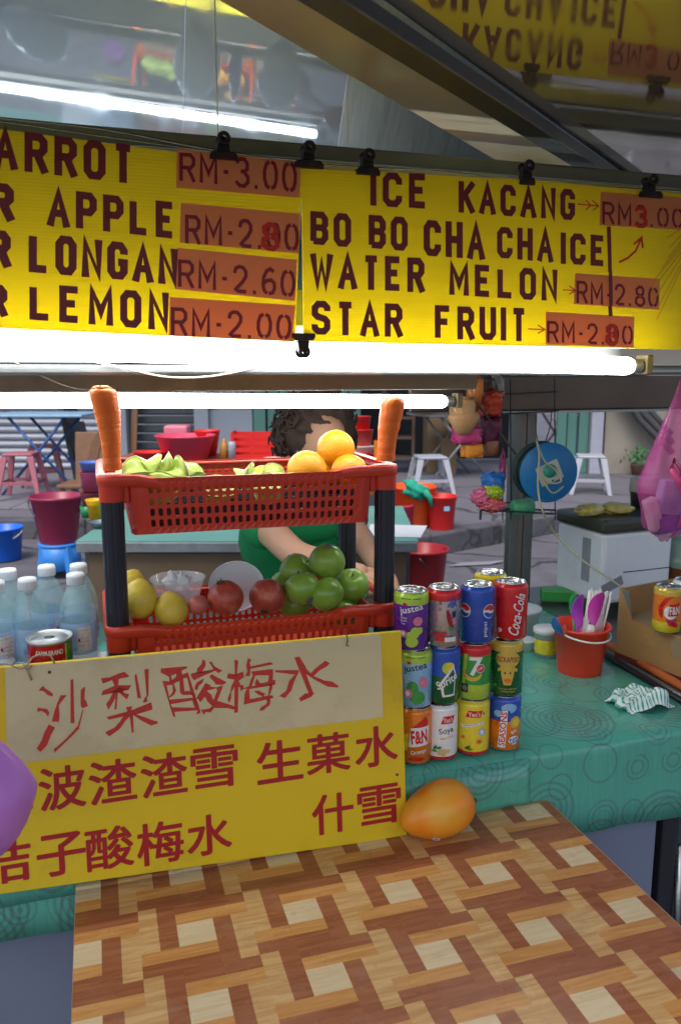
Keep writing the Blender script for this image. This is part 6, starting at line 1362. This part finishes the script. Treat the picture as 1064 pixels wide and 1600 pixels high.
blob('cloth', M('cloth_teal', (.01, .3, .2), .7), t, (.1, .05, .07), .6, 2.5, 3, seg=28, rot=(0, R(20), 0)); MB().tube([(.07, -.02, 0), (.12, -.03, -.06), (.14, -.03, -.14)], [.035, .025, .01], 8).build('cloth_tail', M('cloth_teal', (.01, .3, .2), .7), t, smooth=True)
# stools
def stool(label, loc, mat, h=.46, w=.29, rz=0., grp='plastic stools outside the shophouse'):
    t = thing('plastic_stool', label, 'stool', loc, rz, grp); a, b = w * .36, w * .5
    MB().box(-a, a, -a, a, h - .03, h).build('seat', mat, t, bevel=.012)
    for sx in (-1, 1):
        for sy in (-1, 1):
            q = a * .86; mb = MB(); s_ = .036
            mb.add([(sx * q - s_, sy * q - s_ * .5, h - .031), (sx * q + s_, sy * q - s_ * .5, h - .031), (sx * q + s_, sy * q + s_ * .5, h - .031), (sx * q - s_, sy * q + s_ * .5, h - .031),
                    (sx * b - s_ * .6, sy * b - s_ * .4, 0), (sx * b + s_ * .6, sy * b - s_ * .4, 0), (sx * b + s_ * .6, sy * b + s_ * .4, 0), (sx * b - s_ * .6, sy * b + s_ * .4, 0)], [(0, 1, 5, 4), (1, 2, 6, 5), (2, 3, 7, 6), (3, 0, 4, 7), (4, 5, 6, 7), (0, 3, 2, 1)])
            mb.build('leg', mat, t, bevel=.005)
    m_ = (a * .86 + b) / 2 * 1.05
    for k in range(4):
        o = MB().box(-m_ + .03, m_ - .03, -m_ - .008, -m_ + .008, h * .33, h * .33 + .035).build('stretcher', mat, t, rot=(0, 0, k * PI / 2))
    return t
m_pst = M('stool_pink', (.34, .11, .15), .45, var=.15, dirt=.2); m_pst2 = M('stool_pink_brown', (.3, .12, .13), .5, var=.15); m_wst = M('stool_white', (.34, .36, .42), .4, var=.05, dirt=.1)
stool('faded pink stool nearest the left edge in front of the roller shutter', g0(38, 778, .187), m_pst, .5, .44, .1)
stool('dark pink stool behind the faded one under the folding table', g0(72, 758, .187), m_pst2, .5, .42, .3)
stool('white stool behind the orange and red buckets', g0(671, 770, .172), m_wst, .43, .46, .12)
stool('white stool right of the blue cable reel', g0(919, 770, .172), m_wst, .44, .42, -.2)
# folding tables
def ftable(label, loc, w, dp, h, topm, legm, rz=0.):
    t = thing('folding_table', label, 'table', loc, rz, 'folding tables outside the shophouse')
    MB().box(-w / 2, w / 2, -dp / 2, dp / 2, h - .03, h).build('tabletop', topm, t, bevel=.01)
    for y in (-dp * .38, dp * .38):
        for s in (-1, 1): MB().tube([(s * w * .3, y, h - .031), (-s * w * .02, y, h * .52), (-s * w * .42, y, 0)], .017, 8).build('leg', legm, t, smooth=True)
    return t
ftable('folding table with pale blue top and crossed blue legs by the roller shutter', g0(80, 768, .187), 1.05, .75, .9, M('tabletop_blue', (.22, .38, .55), .35), M('leg_blue', (.02, .07, .25), .4))
ftable('dark folding table standing in front of the dark shop interior', g0(705, 745, .172), .95, .7, .83, M('tabletop_dark', (.08, .085, .1), .4), M('leg_grey', (.16, .17, .19), .4), .3)
ftable('grey folding table near the green doors right of the post', g0(870, 735, .172), .9, .6, .95, M('tabletop_grey', (.16, .18, .2), .4), M('leg_grey', (.16, .17, .19), .4))
t = thing('folded_board', 'dark boards leaning together beside the shutter near the left carrot', 'board', g0(122, 760, .187))
for k in range(2): MB().box(-.03 + k * .09, .03 + k * .09, 0, .5, 0, 1.0 - k * .25).build('board', M('board_dark', (.06, .06, .07), .6), t, rot=(0, R(-9 - k * 3), 0), bevel=.005)
t = thing('wooden_plank', 'thin brown wooden plank leaning upright in the dark doorway', 'plank', g0(207, 735, .172)); MB().box(-.03, .05, 0, .03, 0, 1.9).build('plank_board', M('plank_wood', (.28, .15, .08), .6), t, rot=(0, R(4), 0))
# dim interior clutter right of the head
for lab, px, py, w, h, col in (('tall brown cardboard carton standing in the dark shop opening', 683, 738, .3, 1.1, (.2, .14, .08)), ('lower brown carton beside the dark folding table', 700, 742, .22, .5, (.17, .11, .06))):
    t = thing('cardboard_carton', lab, 'box', g0(px, py, .172), .1, 'cartons in the shop opening'); MB().box(-w / 2, w / 2, 0, .3, 0, h).build('carton_body', M('carton_' + str(px), col, .8, dirt=.2), t, bevel=.004)
for lab, px, rz_ in (('dark wooden shelf stand in the shop opening right of the head', 622, 0.),):
    t = thing('shelf_stand', lab, 'shelf', g0(px, 740, .172), rz_); mw = M('stand_wood', (.08, .05, .04), .7)
    for x in (-.2, .2): MB().box(x - .02, x + .02, 0, .04, 0, 1.4).build('upright', mw, t)
    for k in range(5): MB().box(-.18, .18, 0, .3, .2 + k * .27, .23 + k * .27).build('shelf_board', mw, t)
t = thing('cup_tower', 'stack of red cups and baskets with an orange tag behind the head', 'cups', tuple(gd(566, 745, 5.2)[:2]) + (.0,))
z_ = .8
MB().box(-.14, .14, -.1, .1, 0, .8).build('stand_box', M('stand_dark', (.05, .05, .06), .6), t)
for k, (r_, h_, c_) in enumerate(((.075, .1, 'red'), (.085, .12, 'red'), (.08, .04, 'white'), (.07, .1, 'red'), (.055, .08, 'red'))):
    MB().lathe([(0, 0), (r_ * .8, 0), (r_, h_), (r_ * 1.05, h_ + .003), (0, h_ + .003)], 24).build('cup', m_rplastic if c_ == 'red' else m_white, t, smooth=True, loc=(0, 0, z_ + .001)); z_ += h_ + .006
MB().box(.07, .14, -.11, -.1, .95, 1.12).build('orange_tag', K['orange'], t)
# leafy potted plant bits at the right
random.seed(11)
for lab, px, py, s_ in (('small dark green potted plant by the cream wall', 995, 742, 1.), ('small green plant between the pillar and the pipes', 925, 705, .9)):
    t = thing('potted_plant', lab, 'plant', g0(px, py, .172), 0, 'plants by the cream wall'); r_ = .1 * s_
    MB().lathe([(0, 0), (r_ * .7, 0), (r_, .14), (r_ * 1.05, .15), (0, .14)], 20).build('pot', M('pot_clay', (.15, .08, .06), .7), t, smooth=True)
    mb = MB()
    for k in range(90):
        a, e = random.uniform(0, 2 * PI), random.uniform(.1, 1.4); L_ = random.uniform(.08, .26) * s_; c_ = Vector((math.cos(a) * math.cos(e), math.sin(a) * math.cos(e), math.sin(e))) * L_ + Vector((0, 0, .15)); x_ = Vector((random.uniform(-1, 1), random.uniform(-1, 1), random.uniform(-1, 1))).normalized(); y_ = x_.orthogonal().normalized()
        mb.add([c_ - x_ * .045, c_ - y_ * .016, c_ + x_ * .045, c_ + y_ * .016], [(0, 1, 2, 3)])
    mb.build('foliage', M('leaf_green', (.03, .13, .04), .5, var=.4), t, kind='stuff', fix=False)
# flat paper litter on the road
lt_ = MB().add([(0, 0, 0), (.35, .06, 0), (.5, .16, .01), (.12, .12, 0)], [(0, 1, 2, 3)]).build('paper_scrap', M('scrap_grey', (.2, .2, .23), .8), None, solid=.002); lt_.location = g0(700, 885); tag(lt_, 'pale flattened paper scrap lying on the road below the kerb', 'litter')

# ================================================================== THE SELLER
P_ = thing('person', 'woman with curly dark hair in a green t-shirt bending behind the fruit rack', 'person', tuple(gd(455, 900, 2.75)[:2]) + (0,))
base = Vector(P_.location)
def J(px, py, d): return gd(px, py, d) - base
m_skin = M('skin', (.5, .27, .17), .5, var=.06, sss=.12, scale=30)
m_shirt = M('shirt_green', (.005, .2, .065), .8, var=.15, scale=10, bump=.3, bscale=40)
m_pants = M('trousers_dark', (.03, .03, .045), .8, var=.1)
m_hair = M('hair_dark', (.045, .026, .02), .8, var=.4, scale=80)
def skin(name, verts, edges, radii, mat, parent, root=0, sub=2):
    me = bpy.data.meshes.new(name); me.from_pydata([tuple(v) for v in verts], edges, []); o = link(name, me, parent)
    me.materials.append(mat)
    md = o.modifiers.new('skin', 'SKIN'); md.use_smooth_shade = True
    lay = me.skin_vertices[0].data if me.skin_vertices else None
    if lay is None:
        bm = bmesh.new(); bm.from_mesh(me); bm.verts.layers.skin.verify(); bm.to_mesh(me); bm.free(); lay = me.skin_vertices[0].data
    for i, r in enumerate(radii): lay[i].radius = (r, r) if not isinstance(r, tuple) else r; lay[i].use_root = (i == root)
    md2 = o.modifiers.new('sub', 'SUBSURF'); md2.levels = sub; md2.render_levels = sub
    return o
head = J(503, 692, 2.42); neck = J(478, 755, 2.5); chest = J(460, 800, 2.55); belly = J(455, 870, 2.68); pel = Vector((.02, .1, .80))
sL, eL, wL, hL = J(398, 805, 2.5), J(462, 868, 2.2), J(548, 893, 2.08), J(575, 900, 2.05)
sR, eR, wR, hR = J(530, 800, 2.6), J(572, 852, 2.5), J(592, 888, 2.24), J(600, 905, 2.2)
kL, fL, kR, fR = Vector((-.1, .12, .44)), Vector((-.11, .2, .06)), Vector((.13, .1, .44)), Vector((.14, .18, .06))
tL, tR = Vector((-.12, .07, .03)), Vector((.15, .05, .03)); hpL, hpR = Vector((-.08, .1, .75)), Vector((.11, .1, .75))
V = [pel, belly, chest, neck, head + Vector((0, .01, -.075)), head + Vector((0, 0, .02)), sL, eL, wL, sR, eR, wR, hpL, kL, fL, tL, hpR, kR, fR, tR, hL, hR, sL.lerp(eL, .5), eL.lerp(wL, .5)]
Ed = [(0, 1), (1, 2), (2, 3), (3, 4), (4, 5), (2, 6), (6, 22), (22, 7), (7, 23), (23, 8), (2, 9), (9, 10), (10, 11), (0, 12), (12, 13), (13, 14), (14, 15), (0, 16), (16, 17), (17, 18), (18, 19), (8, 20), (11, 21)]
Rr = [.1, .09, .1, .05, .06, .085, .055, .043, .026, .055, .04, .026, .085, .06, .04, .03, .085, .06, .04, .03, .034, .034, .048, .04]
skin('body', V, Ed, Rr, m_skin, P_)
sl = sL.lerp(eL, .5); sr = sR.lerp(eR, .6)
ax_ = (chest - pel); mid_ = pel.lerp(chest, .5)
def fns(p, d, th, ph):
    f_ = 1 + .03 * math.sin(p.z * 40 + 4 * math.sin(ph * 2)) * (1 - d.z ** 2); return Vector((p.x * f_ * (1.08 if d.z > 0 else 1), p.y * f_, p.z))
sh_ = blob('shirt', m_shirt, P_, (.175, .125, ax_.length / 2 + .1), .06, 2, 4, loc=mid_, seg=48, fn=fns); sh_.rotation_mode = 'QUATERNION'; sh_.rotation_quaternion = ax_.to_track_quat('Z', 'X') if False else Vector((0, 0, 1)).rotation_difference(ax_.normalized())
skin('shirt_shoulders', [chest + Vector((0, 0, .0)), sL, sR], [(0, 1), (0, 2)], [.12, .078, .078], m_shirt, P_)
skin('sleeve', [sL.lerp(chest, .25), sL, sL.lerp(sl, .5), sl], [(0, 1), (1, 2), (2, 3)], [.08, .08, .077, .078], m_shirt, P_)
skin('sleeve', [sR.lerp(chest, .25), sR, sR.lerp(sr, .5), sr], [(0, 1), (1, 2), (2, 3)], [.08, .08, .074, .074], m_shirt, P_)
skin('trousers', [pel - Vector((0, -.05, .16)), hpL - Vector((0, 0, .1)), kL, fL + Vector((0, 0, .06)), hpR - Vector((0, 0, .1)), kR, fR + Vector((0, 0, .06))], [(0, 1), (1, 2), (2, 3), (0, 4), (4, 5), (5, 6)], [.12, .1, .075, .055, .1, .075, .055], m_pants, P_)
def hand(w, h, side):
    d = (h - w).normalized(); s_ = d.cross(Vector((0, 0, 1))).normalized() * side; n_ = s_.cross(d).normalized()
    for k, (o_, L_) in enumerate(((-.027, .066), (-.009, .078), (.009, .074), (.027, .058))):
        a = h + s_ * o_; pts = [a - d * .02, a + d * .015, a + d * (L_ * .55) - Vector((0, 0, .012)), a + d * (L_ * .8) - Vector((0, 0, .032)), a + d * (L_ * .88) - Vector((0, 0, .05))]
        skin('finger', pts, [(i, i + 1) for i in range(4)], [.011, .0105, .0095, .0088, .0075], m_skin, P_, sub=1)
    a = w + d * .012 - s_ * .02; skin('thumb', [a, a + d * .025 - s_ * .025, a + d * .05 - s_ * .03 - Vector((0, 0, .012)), a + d * .068 - s_ * .024 - Vector((0, 0, .024))], [(0, 1), (1, 2), (2, 3)], [.013, .012, .0105, .008], m_skin, P_, sub=1)
hand(wL, hL, 1); hand(wR, hR, -1)
# face: turned down and to the viewer's right
fd = Vector((.35, -.85, -.38)).normalized(); fr = fd.cross(Vector((0, 0, 1))).normalized(); fu = fr.cross(fd).normalized(); hc = head + Vector((0, 0, -.005))
sk = MB()
from mathutils import Quaternion
face = blob('head_surface', m_skin, P_, (.076, .092, .108), .03, 1.5, 2, loc=hc, seg=32)
face.rotation_mode = 'QUATERNION'; face.rotation_quaternion = Matrix((fr, -fd, fu)).transposed().to_quaternion()
f = lambda x, y, z: hc + fr * x + fd * y + fu * z
skin('nose', [f(0, .086, .02), f(0, .1, -.008), f(0, .104, -.02), f(0, .09, -.03)], [(0, 1), (1, 2), (2, 3)], [.008, .01, .013, .009], m_skin, P_, sub=1)
for s_ in (-1, 1):
    blob('eye', M('eye_white', (.6, .58, .55), .3), P_, (.012, .006, .006), 0, 1, 0, loc=f(s_ * .03, .083, .014), seg=16)
    blob('iris', M('iris_dark', (.02, .012, .01), .2), P_, (.005, .004, .005), 0, 1, 0, loc=f(s_ * .03, .088, .013), seg=12)
    MB().tube([f(s_ * .014, .09, .034), f(s_ * .03, .089, .04), f(s_ * .048, .078, .034)], [.002, .003, .0015], 6).build('eyebrow', m_hair, P_, smooth=True)
    blob('ear', m_skin, P_, (.01, .014, .026), .1, 2, 0, loc=f(s_ * .077, .0, -.005), seg=16)
MB().tube([f(-.022, .083, -.052), f(0, .091, -.05), f(.022, .083, -.052)], [.003, .0055, .003], 8).build('mouth', M('lips', (.4, .1, .09), .4), P_, smooth=True)
hcap = blob('hair_mass', m_hair, P_, (.118, .1, .105), .2, 5, 3, loc=hc + Vector((-.018, .03, .045)), seg=56)
random.seed(5); mb = MB()
for k in range(230):
    a, e = random.uniform(0, 2 * PI), random.uniform(-.5, 1.5); d = Vector((math.cos(a) * math.cos(e), math.sin(a) * math.cos(e), math.sin(e)))
    if d.dot(fd) > .45 and e < .75: continue
    c = hc + Vector((-.02, .035, .03)) + Vector((d.x * .118, d.y * .105, d.z * .115)) * random.uniform(.9, 1.12); x_ = d.orthogonal().normalized(); y_ = d.cross(x_); r_ = random.uniform(.012, .026); ph = random.uniform(0, 6)
    mb.tube([c + (x_ * math.cos(ph + t_ * .9) + y_ * math.sin(ph + t_ * .9)) * r_ * (1 - t_ * .04) + d * (t_ * .004) for t_ in range(7)], [.004, .006, .006, .006, .005, .004, .002], 5)
mb.build('hair_curls', m_hair, P_, smooth=True, kind='stuff')
